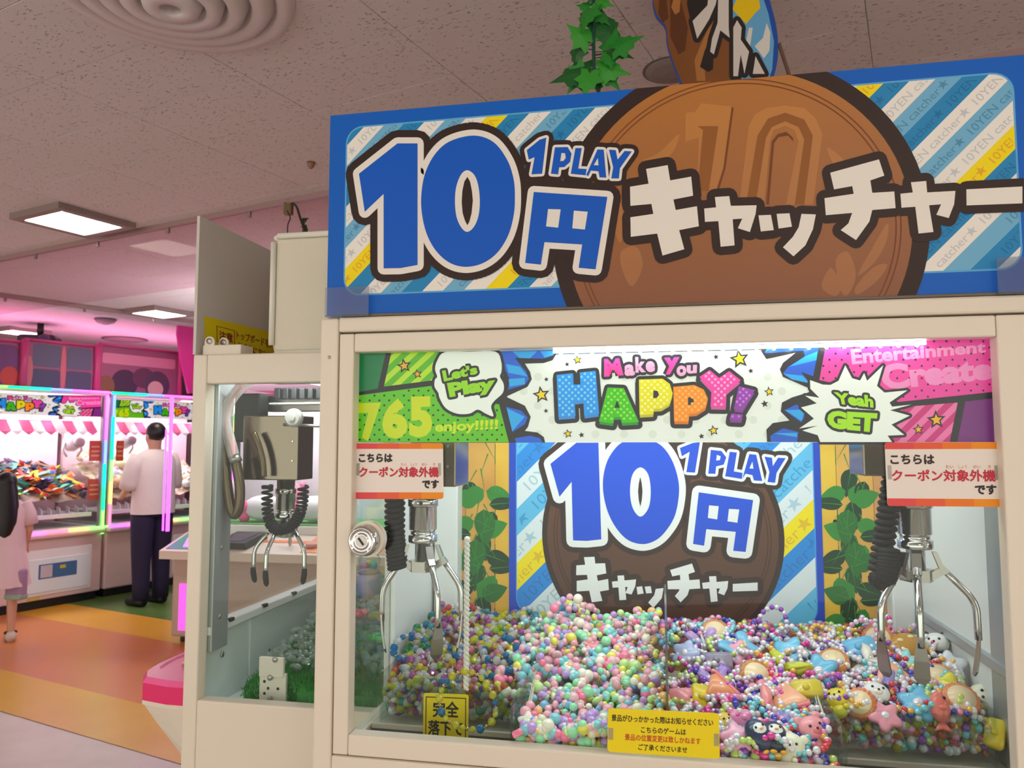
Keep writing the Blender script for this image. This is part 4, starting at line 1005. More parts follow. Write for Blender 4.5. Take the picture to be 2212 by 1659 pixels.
under('loose_beads', .008, .2, .03, .495, 900, list(PR_.values()) + [CR['clear'], CR['rose']], 'packed pearl beads filling the tray under the charm bracelets', (.004, .007))
under('loose_beads', .21, .41, .17, .495, 1000, [PR_['white'], PR_['pink'], PR_['white'], PR_['lime'], PR_['aqua'], PR_['gold'], PR_['violet'], CR['clear'], CR['rose'], CR['yellow'], CR['orange']], 'packed pearl beads filling the bin at the aluminium post', (.004, .007))
# ------------------------------------------------------------------ charms
def soft(c, n): return mat('charm_' + n, c, .3, coat=.2)
EYE = mat('charm_eye', (24, 20, 22), .2)
def flower_out(R0, lobes=5, d=.22, n=50): return [((R0 * (1 + d * math.cos(lobes * 2 * math.pi * k / n))) * math.cos(2 * math.pi * k / n), (R0 * (1 + d * math.cos(lobes * 2 * math.pi * k / n))) * math.sin(2 * math.pi * k / n)) for k in range(n)]
def slab(out, h, bev=.2):
    """rounded slab from a 2D outline"""
    n = len(out); v = []; f = []
    for z, k in ((-h, 1 - bev), (-h * .5, 1), (h * .5, 1), (h, 1 - bev)):
        v += [Vector((x * k, y * k, z)) for x, y in out]
    for i in range(3):
        for k in range(n): f.append((i * n + k, i * n + (k + 1) % n, (i + 1) * n + (k + 1) % n, (i + 1) * n + k))
    for base, fl in ((0, True), (3 * n, False)):
        tri = tessellate_polygon([[Vector((x, y, 0)) for x, y in out]])
        f += [tuple(base + i for i in (t_ if not fl else t_[::-1])) for t_ in tri]
    return v, f
def charm_parts(kind, c):
    """unit-size charm lying in XY, facing +Z: [(name, (v,f), material, smooth)]"""
    s = lambda p, r, sc=(1, 1, 1): sphere(p, r, 14, 10, sc)
    m = soft(c, '%d_%d_%d' % tuple(c)); out = []
    if kind == 'flower': out = [('petals', slab(flower_out(.9, 5, .2), .22), m, True), ('centre', s((0, 0, .2), .26, (1, 1, .5)), PR_['white'], True)]
    elif kind == 'heart':
        q = [(.062 * 16 * math.sin(t_) ** 3 * .95, .062 * (13 * math.cos(t_) - 5 * math.cos(2 * t_) - 2 * math.cos(3 * t_) - math.cos(4 * t_)) * .95) for t_ in [2 * math.pi * k / 40 for k in range(40)]]
        out = [('body', slab(q, .25), m, True)]
    elif kind == 'cookie':
        out = [('crust', slab(flower_out(.95, 18, .04, 72), .26, .08), m, True), ('filling', slab(circ(0, 0, .74, n=30), .3, .05), soft((250, 222, 178), 'cream_filling'), True)]
    elif kind == 'bun':
        out = [('body', s((0, 0, 0), 1, (1, .85, .5)), m, True)]
        for k in range(5): out.append(('seed', s((.5 * math.cos(k * 1.3), .45 * math.sin(k * 1.3), .44), .12, (1.3, .8, .5)), soft((250, 230, 170), 'seed'), True))
    elif kind in ('bear', 'panda', 'pig'):
        dk = soft((30, 30, 36), 'panda_black') if kind == 'panda' else m
        out = [('head', s((0, .1, 0), .82, (1.08, .92, .7)), m, True), ('body', s((0, -.8, -.1), .55, (1, .9, .7)), dk if kind == 'panda' else m, True)]
        for sx in (-1, 1):
            out.append(('ear', s((sx * .62, .72, 0), .28, (1, 1, .6)), dk, True)); out.append(('eye', s((sx * .33, .18, .52), .09), EYE, True))
            out.append(('paw', s((sx * .5, -.75, .2), .2), dk, True))
        out.append(('muzzle', s((0, -.12, .48), .26, (1.1, .8, .6)), soft((252, 240, 226), 'muzzle') if kind != 'pig' else soft((240, 120, 140), 'snout'), True)); out.append(('nose', s((0, -.05, .64), .08), EYE, True))
    elif kind == 'penguin':
        out = [('body', s((0, 0, 0), 1, (.8, 1.05, .62)), m, True), ('face', s((0, .1, .3), .62, (.85, .9, .58)), soft((244, 244, 246), 'white_face'), True), ('beak', s((0, .05, .66), .1, (1.3, .7, 1)), soft((250, 180, 50), 'beak'), True)]
        for sx in (-1, 1): out.append(('eye', s((sx * .25, .25, .6), .08), EYE, True)); out.append(('wing', s((sx * .82, -.1, 0), .3, (.4, 1.2, .6)), m, True)); out.append(('foot', s((sx * .3, -1.05, .1), .18, (1.2, .6, .6)), soft((250, 180, 50), 'beak'), True))
    elif kind == 'tail':
        q = spline([(0, -.9), (.3, -.3), (.28, .1), (.9, .5), (.95, .95), (.4, .75), (0, .5), (-.4, .75), (-.95, .95), (-.9, .5), (-.28, .1), (-.3, -.3)], 4); out = [('fluke', slab([(p.x, p.y) for p in q], .2), m, True), ('ridge', tube([(0, -.8, .2), (0, 0, .24), (0, .45, .2)], [.05, .09, .04], 8), m, True)]
    elif kind == 'butterfly':
        for sx in (-1, 1):
            q = spline([(sx * .08, .1), (sx * .5, .85), (sx * 1.0, .7), (sx * .75, .1), (sx * .85, -.5), (sx * .4, -.7), (sx * .08, -.15)], 4); out.append(('wing', slab([(p.x, p.y) for p in q], .12, .1), m, True))
        out.append(('body', s((0, 0, 0), .5, (.22, 1.2, .35)), soft((240, 230, 240), 'insect_body'), True))
    elif kind == 'slice':
        q = [(-.9, -.6), (.9, -.6), (.95, -.3), (.2, .9), (-.2, .9), (-.95, -.3)]; out = [('flesh', slab(q, .3, .1), m, True), ('rind', slab([(-1, -.72), (1, -.72), (1.02, -.4), (.9, -.56), (-.9, -.56), (-1.02, -.4)], .33, .02), soft((246, 130, 140), 'rind'), True)]
    elif kind == 'fish':
        out = [('body', s((0, .1, 0), .9, (.62, 1, .5)), m, True), ('tail', slab([(-.1, -.7), (.1, -.7), (.5, -1.25), (0, -1.1), (-.5, -1.25)], .15, .05), m, True), ('eye', s((.25, .6, .32), .1), EYE, True), ('fin', s((.1, .05, .42), .25, (1, .6, .5)), m, True)]
    elif kind == 'candy':
        out = [('body', slab(rrect(-.9, -.55, .9, .55, .3, 4), .32, .1), m, True), ('bow', s((0, 0, .3), .22), m, True)]
    return out
CH_CACHE = {}
def charm(t, kind, c, pos, size, nrm, spin):
    key = (kind, tuple(c))
    if key not in CH_CACHE:
        lst = []
        for nm, (v, f), m, sm in charm_parts(kind, c):
            me = bpy.data.meshes.new(nm); me.from_pydata([tuple(p) for p in v], [], f); me.materials.append(m)
            if sm: me.polygons.foreach_set('use_smooth', [True] * len(me.polygons))
            lst.append((nm, me))
        CH_CACHE[key] = lst
    q = Vector(nrm).normalized().to_track_quat('Z', 'Y'); rz = Matrix.Rotation(spin, 4, 'Z')
    root = None
    for nm, me in CH_CACHE[key]:
        o = bpy.data.objects.new('charm' if root is None else nm, me); COL.objects.link(o)
        if root is None:
            root = o; o.parent = t; mw = Matrix.Translation(Vector(pos) - t.location) @ q.to_matrix().to_4x4() @ rz @ Matrix.Scale(size, 4)
            o.matrix_basis = mw; o['label'] = '%s charm' % {'pig': 'pink animal', 'tail': 'fish tail', 'slice': 'fruit slice'}.get(kind, kind)
        else: o.parent = root
    return root
WORDS = dict(flower='flower', heart='heart', cookie='cookie', bun='round bun', bear='bear', panda='panda', pig='pig', penguin='penguin', tail='fish tail', butterfly='butterfly', slice='fruit slice', fish='fish', candy='candy')
def cname(c):
    names = dict(white=(244, 240, 240), pink=(250, 150, 180), yellow=(238, 220, 50), blue=(110, 190, 230), purple=(160, 130, 210), orange=(250, 160, 90), brown=(200, 130, 70), green=(150, 210, 120), coral=(244, 120, 110), navy=(40, 54, 90), cream=(240, 230, 206), lilac=(200, 160, 220), amber=(196, 140, 50), grey=(90, 92, 104))
    return min(names, key=lambda n: sum((a - b) ** 2 for a, b in zip(names[n], c)))
SIGHT = [  # kind, colour, px, py, size(px), spin, where
    ('panda', (246, 244, 244), 1893, 1500, 24, -.2, 'above the bin edge'), ('flower', (112, 190, 232), 1984, 1522, 30, .3, 'low in the end bin'), ('bear', (236, 214, 40), 1808, 1512, 24, .5, 'at the tray corner'), ('fish', (244, 124, 112), 2030, 1532, 26, 0, 'over the bin edge'),
    ('bear', (240, 236, 214), 2122, 1512, 26, -1.0, 'at the end of the bin'), ('cookie', (216, 130, 70), 1897, 1382, 26, .2, 'against the wood print'), ('bun', (196, 140, 50), 1962, 1402, 32, 0, 'under the claw tips'), ('candy', (110, 186, 226), 1856, 1402, 30, .4, 'near the wood print'),
    ('cookie', (222, 140, 74), 1800, 1430, 26, 1.1, 'behind the tray corner'), ('flower', (116, 196, 232), 1706, 1412, 30, .2, 'high on the tray heap'), ('flower', (110, 190, 230), 1770, 1452, 30, .7, 'in the tray corner'), ('butterfly', (120, 190, 228), 1602, 1402, 34, .4, 'on the heap top'),
    ('tail', (206, 210, 40), 1715, 1446, 36, 1.9, 'curling on the heap'), ('penguin', (40, 54, 92), 1640, 1588, 27, .3, 'by the yellow notice'), ('penguin', (36, 44, 70), 1674, 1592, 27, -.1, 'between bear and penguin'), ('bear', (244, 238, 214), 1708, 1612, 25, -.3, 'at the tray front'),
    ('pig', (248, 160, 170), 1756, 1578, 27, .2, 'at the tray front corner'), ('flower', (250, 176, 206), 1592, 1594, 26, .6, 'beside the yellow notice'), ('candy', (236, 208, 30), 1512, 1510, 28, 1.3, 'on the tray heap'), ('tail', (248, 150, 150), 1668, 1540, 36, .9, 'on the lower tray heap'),
    ('slice', (252, 180, 140), 1702, 1512, 32, .5, 'in the middle of the tray heap'), ('candy', (222, 200, 60), 1742, 1490, 28, .2, 'near the tray side'), ('slice', (250, 160, 110), 1553, 1492, 30, 2.0, 'near the divider'), ('flower', (246, 166, 190), 1592, 1412, 24, .2, 'near the heap top'),
    ('cookie', (214, 140, 84), 1545, 1368, 26, .4, 'at the back of the heap'), ('flower', (190, 200, 240), 1480, 1412, 24, .2, 'beside the divider'), ('butterfly', (200, 160, 220), 1520, 1390, 28, .2, 'behind the divider'), ('candy', (150, 140, 160), 1548, 1432, 30, .1, 'in the pearl heap'),
    ('cookie', (200, 130, 70), 1632, 1462, 30, .6, 'in the centre of the heap'), ('butterfly', (168, 140, 214), 1545, 1470, 26, .3, 'low behind the notice'), ('slice', (248, 150, 160), 1470, 1510, 26, 1.0, 'in the divider corner'), ('flower', (236, 222, 60), 2045, 1490, 26, .2, 'in the end bin'),
    ('slice', (252, 176, 140), 1925, 1462, 30, .3, 'in the middle of the end bin'), ('cookie', (240, 170, 110), 2030, 1462, 24, .9, 'beside the yellow flower charm'), ('cookie', (236, 140, 80), 2075, 1512, 28, 1.4, 'leaning in the end bin'), ('cookie', (230, 130, 76), 1858, 1520, 26, 1.0, 'low at the bin edge'),
    ('panda', (240, 240, 236), 2022, 1392, 22, .2, 'in the back corner'), ('bun', (80, 92, 110), 2064, 1420, 22, .3, 'at the end wall'), ('flower', (222, 224, 232), 2052, 1440, 24, .5, 'near the end wall'), ('butterfly', (150, 140, 214), 1905, 1482, 26, .4, 'behind the panda charm'),
    ('flower', (246, 160, 180), 1912, 1548, 24, .8, 'under the panda charm'), ('candy', (236, 208, 40), 2150, 1585, 24, 1.5, 'at the glass door edge'), ('flower', (150, 220, 226), 1950, 1432, 22, .3, 'under the bun charm'), ('tail', (236, 224, 210), 1890, 1436, 32, 1.3, 'white among pearls'),
    ('bear', (236, 200, 60), 1568, 1560, 20, .4, 'just above the yellow notice'), ('heart', (236, 140, 190), 1600, 1552, 20, .2, 'near the bear charm'), ('flower', (160, 150, 220), 1690, 1560, 22, .6, 'over the navy penguins'), ('heart', (244, 150, 160), 1640, 1490, 20, .3, 'in the tray centre')]
for kind, c, x, y, sz, spin, where in SIGHT:
    p = hit(x, y, .006); s_ = sz * 1.15 / 1640 * (p - CAM).length
    nr = (CAM - p).normalized() * .75 + Vector((rb4.uniform(-.4, .4), rb4.uniform(-.2, .2), rb4.uniform(.2, .7)))
    t = bracelet(hit(x + rb4.uniform(-20, 20), y + rb4.uniform(-25, -5)), seq_pearl(), '%s %s charm bracelet %s' % (cname(c), WORDS[kind], where), 'charm bracelets', sq=rb4.uniform(.7, 1), rot=rb4.uniform(0, 3), lift=rb4.uniform(.001, .008))
    charm(t, kind, c, p, s_, nr, spin)
for x, y in list(spread(1448, 1362, 1788, 1632, 5, 7, .5)) + list(spread(1795, 1395, 2130, 1540, 5, 4, .5)):
    th = rb4.choice(PT); n2 = ' and '.join(sorted(set(th)))
    bracelet(hit(x, y), seq_pearl(th), 'plain %s pearl bracelet lying among the charm bracelets' % n2, n2 + ' pearl bracelets', sq=rb4.uniform(.65, 1), rot=rb4.uniform(0, 3), lift=rb4.uniform(-.001, .009))
for x, y, n, lab in ((1672, 1342, (.1, -.8, .3), 'purple pearl bracelet standing on edge at the back of the heap'), (1866, 1372, (.1, -.8, .3), 'pink pearl bracelet standing on edge against the wood print')):
    p = hit(x, y + 25); p.z += .018; bracelet(p, [(PR_['violet' if '1672' in str(x) else 'pink'] if k % 2 else PR_['white'], .0042, 'r') for k in range(18)], lab, None, n, .85, drape=False)
# pastel charms in the middle heap
for kind, c, x, y, sz in (('flower', (226, 176, 226), 1120, 1432, 20), ('flower', (112, 196, 214), 1292, 1424, 17), ('heart', (130, 226, 110), 1325, 1446, 15), ('heart', (250, 200, 210), 1295, 1455, 15), ('flower', (240, 232, 60), 1395, 1450, 10), ('heart', (250, 150, 160), 1178, 1404, 16), ('flower', (246, 130, 160), 1283, 1405, 18), ('flower', (250, 240, 232), 1140, 1560, 20), ('heart', (236, 232, 90), 1250, 1312, 12), ('bear', (240, 226, 230), 1262, 1560, 16), ('candy', (252, 140, 170), 1118, 1584, 12), ('heart', (250, 190, 90), 1225, 1352, 12), ('flower', (130, 226, 170), 1390, 1338, 12), ('bear', (250, 190, 200), 1240, 1520, 14)):
    p = hit(x, y, .006); t = bracelet(hit(x + 8, y - 12), seq_pastel()[:14], 'pastel bracelet with a %s %s charm in the middle heap' % (cname(c), WORDS[kind]), 'pastel charm bracelets', sq=.8, rot=rb4.uniform(0, 3), lift=.003)
    charm(t, kind, c, p, sz / 1640 * (p - CAM).length, (CAM - p).normalized() + Vector((rb4.uniform(-.3, .3), 0, .4)), rb4.uniform(-1, 1))
# ------------------------------------------------------------------ rope and hanging bracelet in the chute
ph_ = P(1009, 1168, .062); pl_ = P(1007, 1490, .062)
rp = empty('braided_rope', pl_, 'white braided rope hanging in front of the crystal beads', 'rope')
for k in range(2):
    pts = []
    for i in range(121):
        s_ = i / 120; a = s_ * 2 * math.pi * 15 + k * math.pi; pts.append(ph_.lerp(pl_, s_) + Vector((math.cos(a), math.sin(a), 0)) * .0021)
    v, f = tube(pts, .0023, 6); obj('strand', v, f, mat('rope_white', (238, 236, 228), .6), rp, True)
v, f = sphere(ph_ + Vector((0, 0, .002)), .0042, 12, 8); obj('knot', v, f, mat('rope_white', (238, 236, 228), .6), rp, True)
hc = P(1010, 1515, .058)
bracelet(hc, [(CR['yellow'] if k % 5 else CR['blue'], .0056 if k % 2 else .0042, 'r') if k % 3 else (GOLD, .0028, 'd') for k in range(27)], 'yellow and blue bead bracelet hanging from the white rope', None, (.15, -1, .05), 1.05, drape=False)
print('BEADS', NB[0])
# ================================================================== the neighbouring claw machine, seen from its side
YL = .33
lx0, lx1, ltop = -.862, -.462, 1.664
lm = empty('claw_machine', (-.66, .64, 0), 'cream claw machine behind the front one, seen through its side window', 'claw machine')
wz0, wz1, wx0 = 1.033, 1.609, -.8335
boxo('stile', (lx0, YL, .25), (wx0, YL + .03, ltop), CREAM, lm, .003)
boxo('top_rail', (wx0 + .0002, YL + .0004, wz1), (lx1, YL + .03, ltop), CREAM, lm, .003)
boxo('lower_panel', (wx0 + .0002, YL + .0004, .25), (lx1, YL + .03, wz0), CREAM, lm, .003)
boxo('roof', (lx0, YL + .03, ltop - .014), (lx1, .97, ltop), CREAM, lm, .003)
boxo('window_pane', (wx0 - .004, YL + .022, wz0 - .004), (lx1, YL + .025, wz1 + .004), GLASS, lm, .0004)
boxo('front_wall', (lx0, YL + .03, .25), (lx0 + .02, .97, 1.14), mat('inner_white', (226, 236, 236), .4), lm, .002)
boxo('front_wall_panel', (lx0 + .02, .52, 1.02), (lx0 + .024, .97, 1.136), mat('inner_white', (226, 236, 236), .4), lm, .001)
rl = boxo('front_rail', (lx0 + .002, YL + .03, 1.14), (lx0 + .034, .97, 1.156), WHITEP, lm, .002)
for k in range(4):
    boxo('rail_clip', (lx0 + .03, .42 + k * .13, 1.152), (lx0 + .038, .435 + k * .13, 1.159), BLACKP, rl, .001)
boxo('front_pane', (lx0 + .008, YL + .04, 1.156), (lx0 + .011, .96, wz1), GLASS, lm, .0004)
al = boxo('corner_post', (lx0 + .022, YL + .031, 1.11), (lx0 + .036, YL + .085, 1.65), ALU, lm, .002)
for zz in (1.56, 1.43, 1.30, 1.17):
    v, f = sphere((lx0 + .0365, YL + .055, zz), .0042, 10, 7, (.6, 1, 1)); obj('screw', v, f, STEEL, al, True)
for yy, zz in ((.42, 1.09), (.50, 1.0), (.60, 1.05), (.37, .99)):
    v, f = sphere((lx0 + .0225, yy, zz), .006, 10, 7, (.5, 1, 1)); obj('bolt', v, f, STEEL, lm, True)
boxo('inner_floor', (lx0 + .02, YL + .03, .99), (lx1, .97, 1.0), mat('inner_white', (226, 236, 236), .4), lm, .001)
boxo('far_pane', (wx0, .955, 1.0), (lx1, .958, 1.64), GLASS, lm, .0004)
boxo('ceiling_lamp', (-.76, .40, 1.628), (-.60, .9, 1.645), mat('led_panel_white', (245, 250, 255), .5, emit=2.5), lm, 0)
# bed of turf and clear chips
TURF = mat('turf_base', (40, 120, 50), .8)
def bedz(y): return 1.035 + (y - .42) * .21
bed = obj('bed', [(-.79, .42, 1.0), (lx1 - .002, .42, 1.0), (lx1 - .002, .95, 1.0), (-.79, .95, 1.0), (-.79, .42, bedz(.42)), (lx1 - .002, .42, bedz(.42)), (lx1 - .002, .95, bedz(.95)), (-.79, .95, bedz(.95))],
          [(0, 1, 5, 4), (1, 2, 6, 5), (2, 3, 7, 6), (3, 0, 4, 7), (4, 5, 6, 7)], TURF, lm)
rt_ = random.Random(5); g = M()
for k in range(5200):
    x, y = rt_.uniform(-.79, lx1 - .004), rt_.uniform(.405, .95) if k % 4 else rt_.uniform(.40, .47)
    z = bedz(max(y, .42)) - (.03 * rt_.random() if y < .42 else 0); a = rt_.uniform(0, 6.28); h = rt_.uniform(.007, .014)
    dx, dy = math.cos(a) * .0016, math.sin(a) * .0016; lx_, ly_ = rt_.uniform(-.005, .005), rt_.uniform(-.008, .003)
    addm(g, [Vector((x - dx, y - dy, z)), Vector((x + dx, y + dy, z)), Vector((x + lx_, y + ly_, z + h))], [(0, 1, 2)])
tf_ = obj('turf', g[0], g[1], mat('turf_blade', (38, 150, 52), .6, var=((70, 180, 70), 60)), lm); tag(tf_, kind='stuff')
CHIP = clear('clear_chip', (236, 244, 242), 1.75, .05, .16)
g = M()
for k in range(1500):
    x, y = rt_.uniform(-.78, lx1 - .01), rt_.uniform(.47, .93); r = rt_.uniform(.0045, .0085)
    v, f = sphere((x, y, bedz(y) + .012 + rt_.uniform(0, .014)), r, 5, 4, (1, rt_.uniform(.6, 1), rt_.uniform(.6, 1))); addm(g, v, f)
cp = obj('crystal_chips', g[0], g[1], CHIP); tag(cp, 'clear plastic crystal chips spread over the green turf bed', 'crystal chips', kind='stuff')
# jelly flower prizes on the chips
for c, px, py, lab in (((240, 214, 10), 822, 1330, 'yellow jelly flower prize on the clear chips by the door lock'), ((30, 200, 80), 825, 1376, 'green jelly flower prize on the clear chips under the yellow one'), ((230, 70, 90), 775, 1325, 'red jelly flower prize on the clear chips at the door edge')):
    d = ray(px, py); k = None; t_ = 1.2
    dn = d.normalized()
    while t_ < 2.4:
        p = CAM + dn * t_
        if p.y > .42 and p.z < bedz(p.y) + .034: break
        t_ += .003
    fl = empty('jelly_flower', p, lab, 'jelly flower', 'jelly flowers on the chip bed')
    mm = mat('jelly_%d' % c[0], c, .15, coat=.5)
    for i in range(5):
        a = 2 * math.pi * i / 5; v, f = sphere((.017 * math.cos(a), .017 * math.sin(a), 0), .0125, 12, 8, (1, 1, .6)); obj('petal', v, f, mm, fl, True, True)
    v, f = sphere((0, 0, .003), .008, 12, 8, (1, 1, .7)); obj('centre', v, f, mm, fl, True, True)
cpz = P(797, 1270, .80); t = empty('capsule_toy', (cpz.x, .80, bedz(.80) + .022), 'small purple toy jar with a clear dome on the turf', 'toy')
v, f = lathe([(.024, 0), (.027, .01), (.029, .045), (.026, .05)], 24); obj('jar', v, f, mat('jar_purple', (170, 150, 196), .3), t, True, True)
v, f = lathe([(.027, .05), (.026, .055), (.02, .058)], 24); obj('collar', v, f, mat('jar_collar', (120, 90, 110), .4), t, True, True)
v, f = sphere((0, 0, .078), .026, 16, 10); obj('dome', v, f, ACRYL, t, True, True)
for k, c in enumerate(((60, 190, 190), (230, 220, 80), (240, 120, 150))):
    v, f = sphere((.012 * math.cos(k * 2.1), .012 * math.sin(k * 2.1), .07), .009, 10, 7); obj('bead', v, f, mat('jar_bead_%d' % k, c, .3), t, True, True)
# white adjusting bracket with holes and acrylic boxes
wb = empty('prize_bracket', (-.70, .40, 1.0), 'white metal bracket with bolts beside the turf bed', 'bracket')
bxx0, bxx1 = P(563, 1480, .40).x, P(620, 1480, .40).x
BRK = mat('bracket_white', (232, 224, 210), .4)
boxo('lower_plate', (bxx0, .395, 1.0), (bxx1, .402, 1.068), BRK, wb, .001)
boxo('upper_plate', (bxx0, .392, 1.062), (bxx1 - .004, .399, 1.098), BRK, wb, .001)
boxo('foot', (bxx0, .395, 1.0), (bxx1, .44, 1.004), BRK, wb, .001)
for i, (px, py) in enumerate(((583, 1464), (594, 1425), (583, 1510))):
    q = P(px, py, .391); v, f = sphere(q, .0055, 12, 8, (1, .5, 1)); obj('bolt', v, f, STEEL, wb, True)
for px, py in ((579, 1487), (600, 1488), (571, 1472), (571, 1498)):
    q = P(px, py, .3945); v, f = lathe([(.0028, 0), (.0026, .001)], 10, q, 'y'); obj('hole', v, f, BLACKP, wb)
for i, (x0, x1, y0, z1) in enumerate(((-.665, -.60, .44, 1.135), (-.595, -.53, .46, 1.15))):
    t = empty('acrylic_guard', ((x0 + x1) / 2, y0 + .05, 1.0), ('short' if i == 0 else 'tall') + ' clear acrylic guard on the turf bed behind the side window', 'acrylic guard', 'acrylic guards')
    boxo('front_sheet', (x0, y0, 1.0), (x1, y0 + .003, z1), ACRYL, t, .0004); boxo('side_sheet', (x0, y0 + .003, 1.0), (x0 + .003, y0 + .12, z1), ACRYL, t, .0004); boxo('top_sheet', (x0, y0, z1), (x1, y0 + .12, z1 + .003), ACRYL, t, .0004)
tb_ = boxo('turf_step', (-.655, YL + .034, 1.0), (lx1, YL + .075, 1.048), TURF, None, .002); tag(tb_, 'strip of green turf lying low along the side window', 'turf')
g = M()
for k in range(2600):
    x, y = rt_.uniform(-.655, lx1), rt_.uniform(YL + .033, YL + .078); z = 1.046 if y > YL + .036 else rt_.uniform(1.0, 1.046); a = rt_.uniform(0, 6.28)
    dx, dy = math.cos(a) * .0013, math.sin(a) * .0013; addm(g, [Vector((x - dx, y - dy, z)), Vector((x + dx, y + dy, z)), Vector((x + rt_.uniform(-.003, .003), max(YL + .028, y - rt_.uniform(0, .004)), z + rt_.uniform(.005, .012)))], [(0, 1, 2)])
tag(obj('grass_blades', g[0], g[1], mat('turf_blade', (38, 150, 52), .6), tb_), kind='stuff')
# claw of this machine
YQ = .46; qc = P(616, 1128, YQ)
claw('claw', (qc.x, YQ, qc.z), .86, 'rubber tipped claw with a black coiled cord in the side window', (205, 262, -22), False,
     ([(-.030, -.03, .085)] + arc((-.030, -.03, .08), (-.034, -.03, -.03), (.012, -.03, -.012), 8) + arc((.014, -.03, -.012), (.062, -.03, .0), (.058, -.03, .085), 8), .0105, 34, .0034),
     (-.092, .045, .098, .245), open_=.86)
# drive parts hung under the roof
g_ = empty('drive_gear', (-.72, .42, 1.6), 'bracket, roller and cable chain of the claw drive under the roof', 'claw drive')
a_, b_ = P(453, 905, .40), P(505, 848, .40); v, f = prism([Vector((p[0], .40, p[1])) for p in rrect(a_.x, a_.z, b_.x, b_.z, .012)], (0, .006, 0)); obj('bracket', v, f, BRK, g_)
q = P(467, 882, .399); v, f = sphere(q, .008, 14, 9, (1, .5, 1)); obj('bracket_bolt', v, f, GOLD, g_, True)
q = P(637, 903, .415); v, f = lathe([(.018, 0), (.018, -.008), (.014, -.011), (.006, -.011), (.006, -.013)], 24, q, 'y'); obj('roller', v, f, mat('roller_grey', (176, 172, 168), .4), g_)
a_, b_ = P(610, 917, .42), P(692, 923, .42); v, f = tube([(a_.x, .425, a_.z), (b_.x + .05, .425, b_.z)], .003, 8); obj('roller_track', v, f, STEEL, g_, True)
for k in range(9):
    a_ = P(592 + k * 18, 838, .43); b_ = P(604 + k * 18, 862, .43); boxo('chain_link', (a_.x, .43, b_.z), (b_.x, .46, a_.z), BLACKP, g_, .002)
a_, b_ = P(582, 828, .428), P(760, 868, .428)
boxo('chain_plate', (a_.x, .427, a_.z), (b_.x, .463, a_.z + .004), ALU, g_, .001); boxo('chain_plate', (a_.x, .427, b_.z - .004), (b_.x, .463, b_.z), ALU, g_, .001)
boxo('motor_block', (P(505, 880, .5).x, .5, P(505, 955, .5).z), (P(560, 880, .5).x, .54, P(505, 850, .5).z), BLACKP, g_, .004)
boxo('cross_beam', (-.83, .55, 1.565), (lx1, .58, 1.60), STEEL, g_, .002)
ho = empty('hose', P(500, 1110, .39), 'bundle of cable hoses looping down beside the corner post', 'hose')
HB = mat('hose_bronze', (104, 88, 66), .25, .8)
v, f = tube(spline([P(482, 950, .39), P(488, 1020, .39), P(496, 1085, .39), P(506, 1112, .39), P(516, 1095, .39), P(518, 1050, .39), P(508, 990, .39)], 6, False), .0095, 12); obj('bronze_hose', v, f, HB, ho, True)
v, f = tube(spline([P(508, 995, .385), P(496, 950, .385), P(486, 905, .385), P(496, 868, .385), P(520, 838, .385), P(545, 818, .385)], 6, False), .011, 12); obj('clear_sleeve', v, f, clear('clear_sleeve', (230, 225, 220), 1.4, .1, .3), ho, True)
v, f = tube(spline([P(506, 992, .386), P(494, 945, .386), P(489, 905, .386), P(500, 865, .386), P(522, 835, .386)], 6, False), .003, 8); obj('red_wire', v, f, mat('wire_red', (216, 90, 76), .5), ho, True)
q0, q1 = P(505, 985, .385), P(511, 999, .385); v, f = tube([q0, q1], .0115, 12); obj('clamp', v, f, STEEL, ho, True)
v, f = tube(spline([P(548, 935, .41), P(560, 965, .41), P(568, 1000, .41), P(570, 1030, .41)], 6, False), .006, 10); obj('grey_hose', v, f, HB, ho, True)
# ------------------------------------------------------------------ on its roof: board, fabric box, bracket
XB = -.866
tb2 = empty('top_board', (XB, .6, ltop), 'plain white board standing on edge on the neighbouring machine', 'board')
v, f = prism([(XB, YL + .004, ltop + .001), (XB, .96, ltop + .001), (XB, .96, 1.932), (XB, YL + .004, 1.932)], (.006, 0, 0)); obj('board', v, f, mat('foam_board', (214, 208, 200), .6), tb2)
fx = lambda x, y: on(x, y, 0, XB + .0062)
TS = Sheet(tb2, fx, (1, 0, 0))
def tsq(u0, v0, u1, v1): 
    Q = [(441, 683), (640, 730), (640, 820), (443, 752)]
    return [bil(Q, u0, v0), bil(Q, u1, v0), bil(Q, u1, v1), bil(Q, u0, v1)]
TS.add('caution_sticker', [tsq(0, 0, 1, 1)], ink((236, 216, 4)), 1)
MR = ink((150, 60, 50))
TS.add('caution_frame', [(tsq(.13, .2, .33, .68), [tsq(.138, .22, .322, .66)])], MR, 2)
TS.text('lettering', '注意', tsq(.16, .32, .305, .58), MR, 2, 0, jp=.6)
TS.text('lettering', 'トップボードを外した後は', tsq(.35, .2, .98, .42), MR, 2, 0, jp=.35)
TS.text('lettering', '必ず床においてください', tsq(.35, .5, .98, .74), MR, 2, 0, jp=.35)
fb = empty('fabric_box', (-.6, .5, ltop), 'off-white fabric storage box with piped edges on the machine roof', 'storage box')
fx0, fz1 = P(583, 760, .37).x, P(640, 506, .37).z; FAB = mat('box_fabric', (230, 224, 204), .8, bump=(9, .5, .02))
boxo('body', (fx0, .37, ltop + .001), (-.36, .62, fz1), FAB, fb, .016, seg=4)
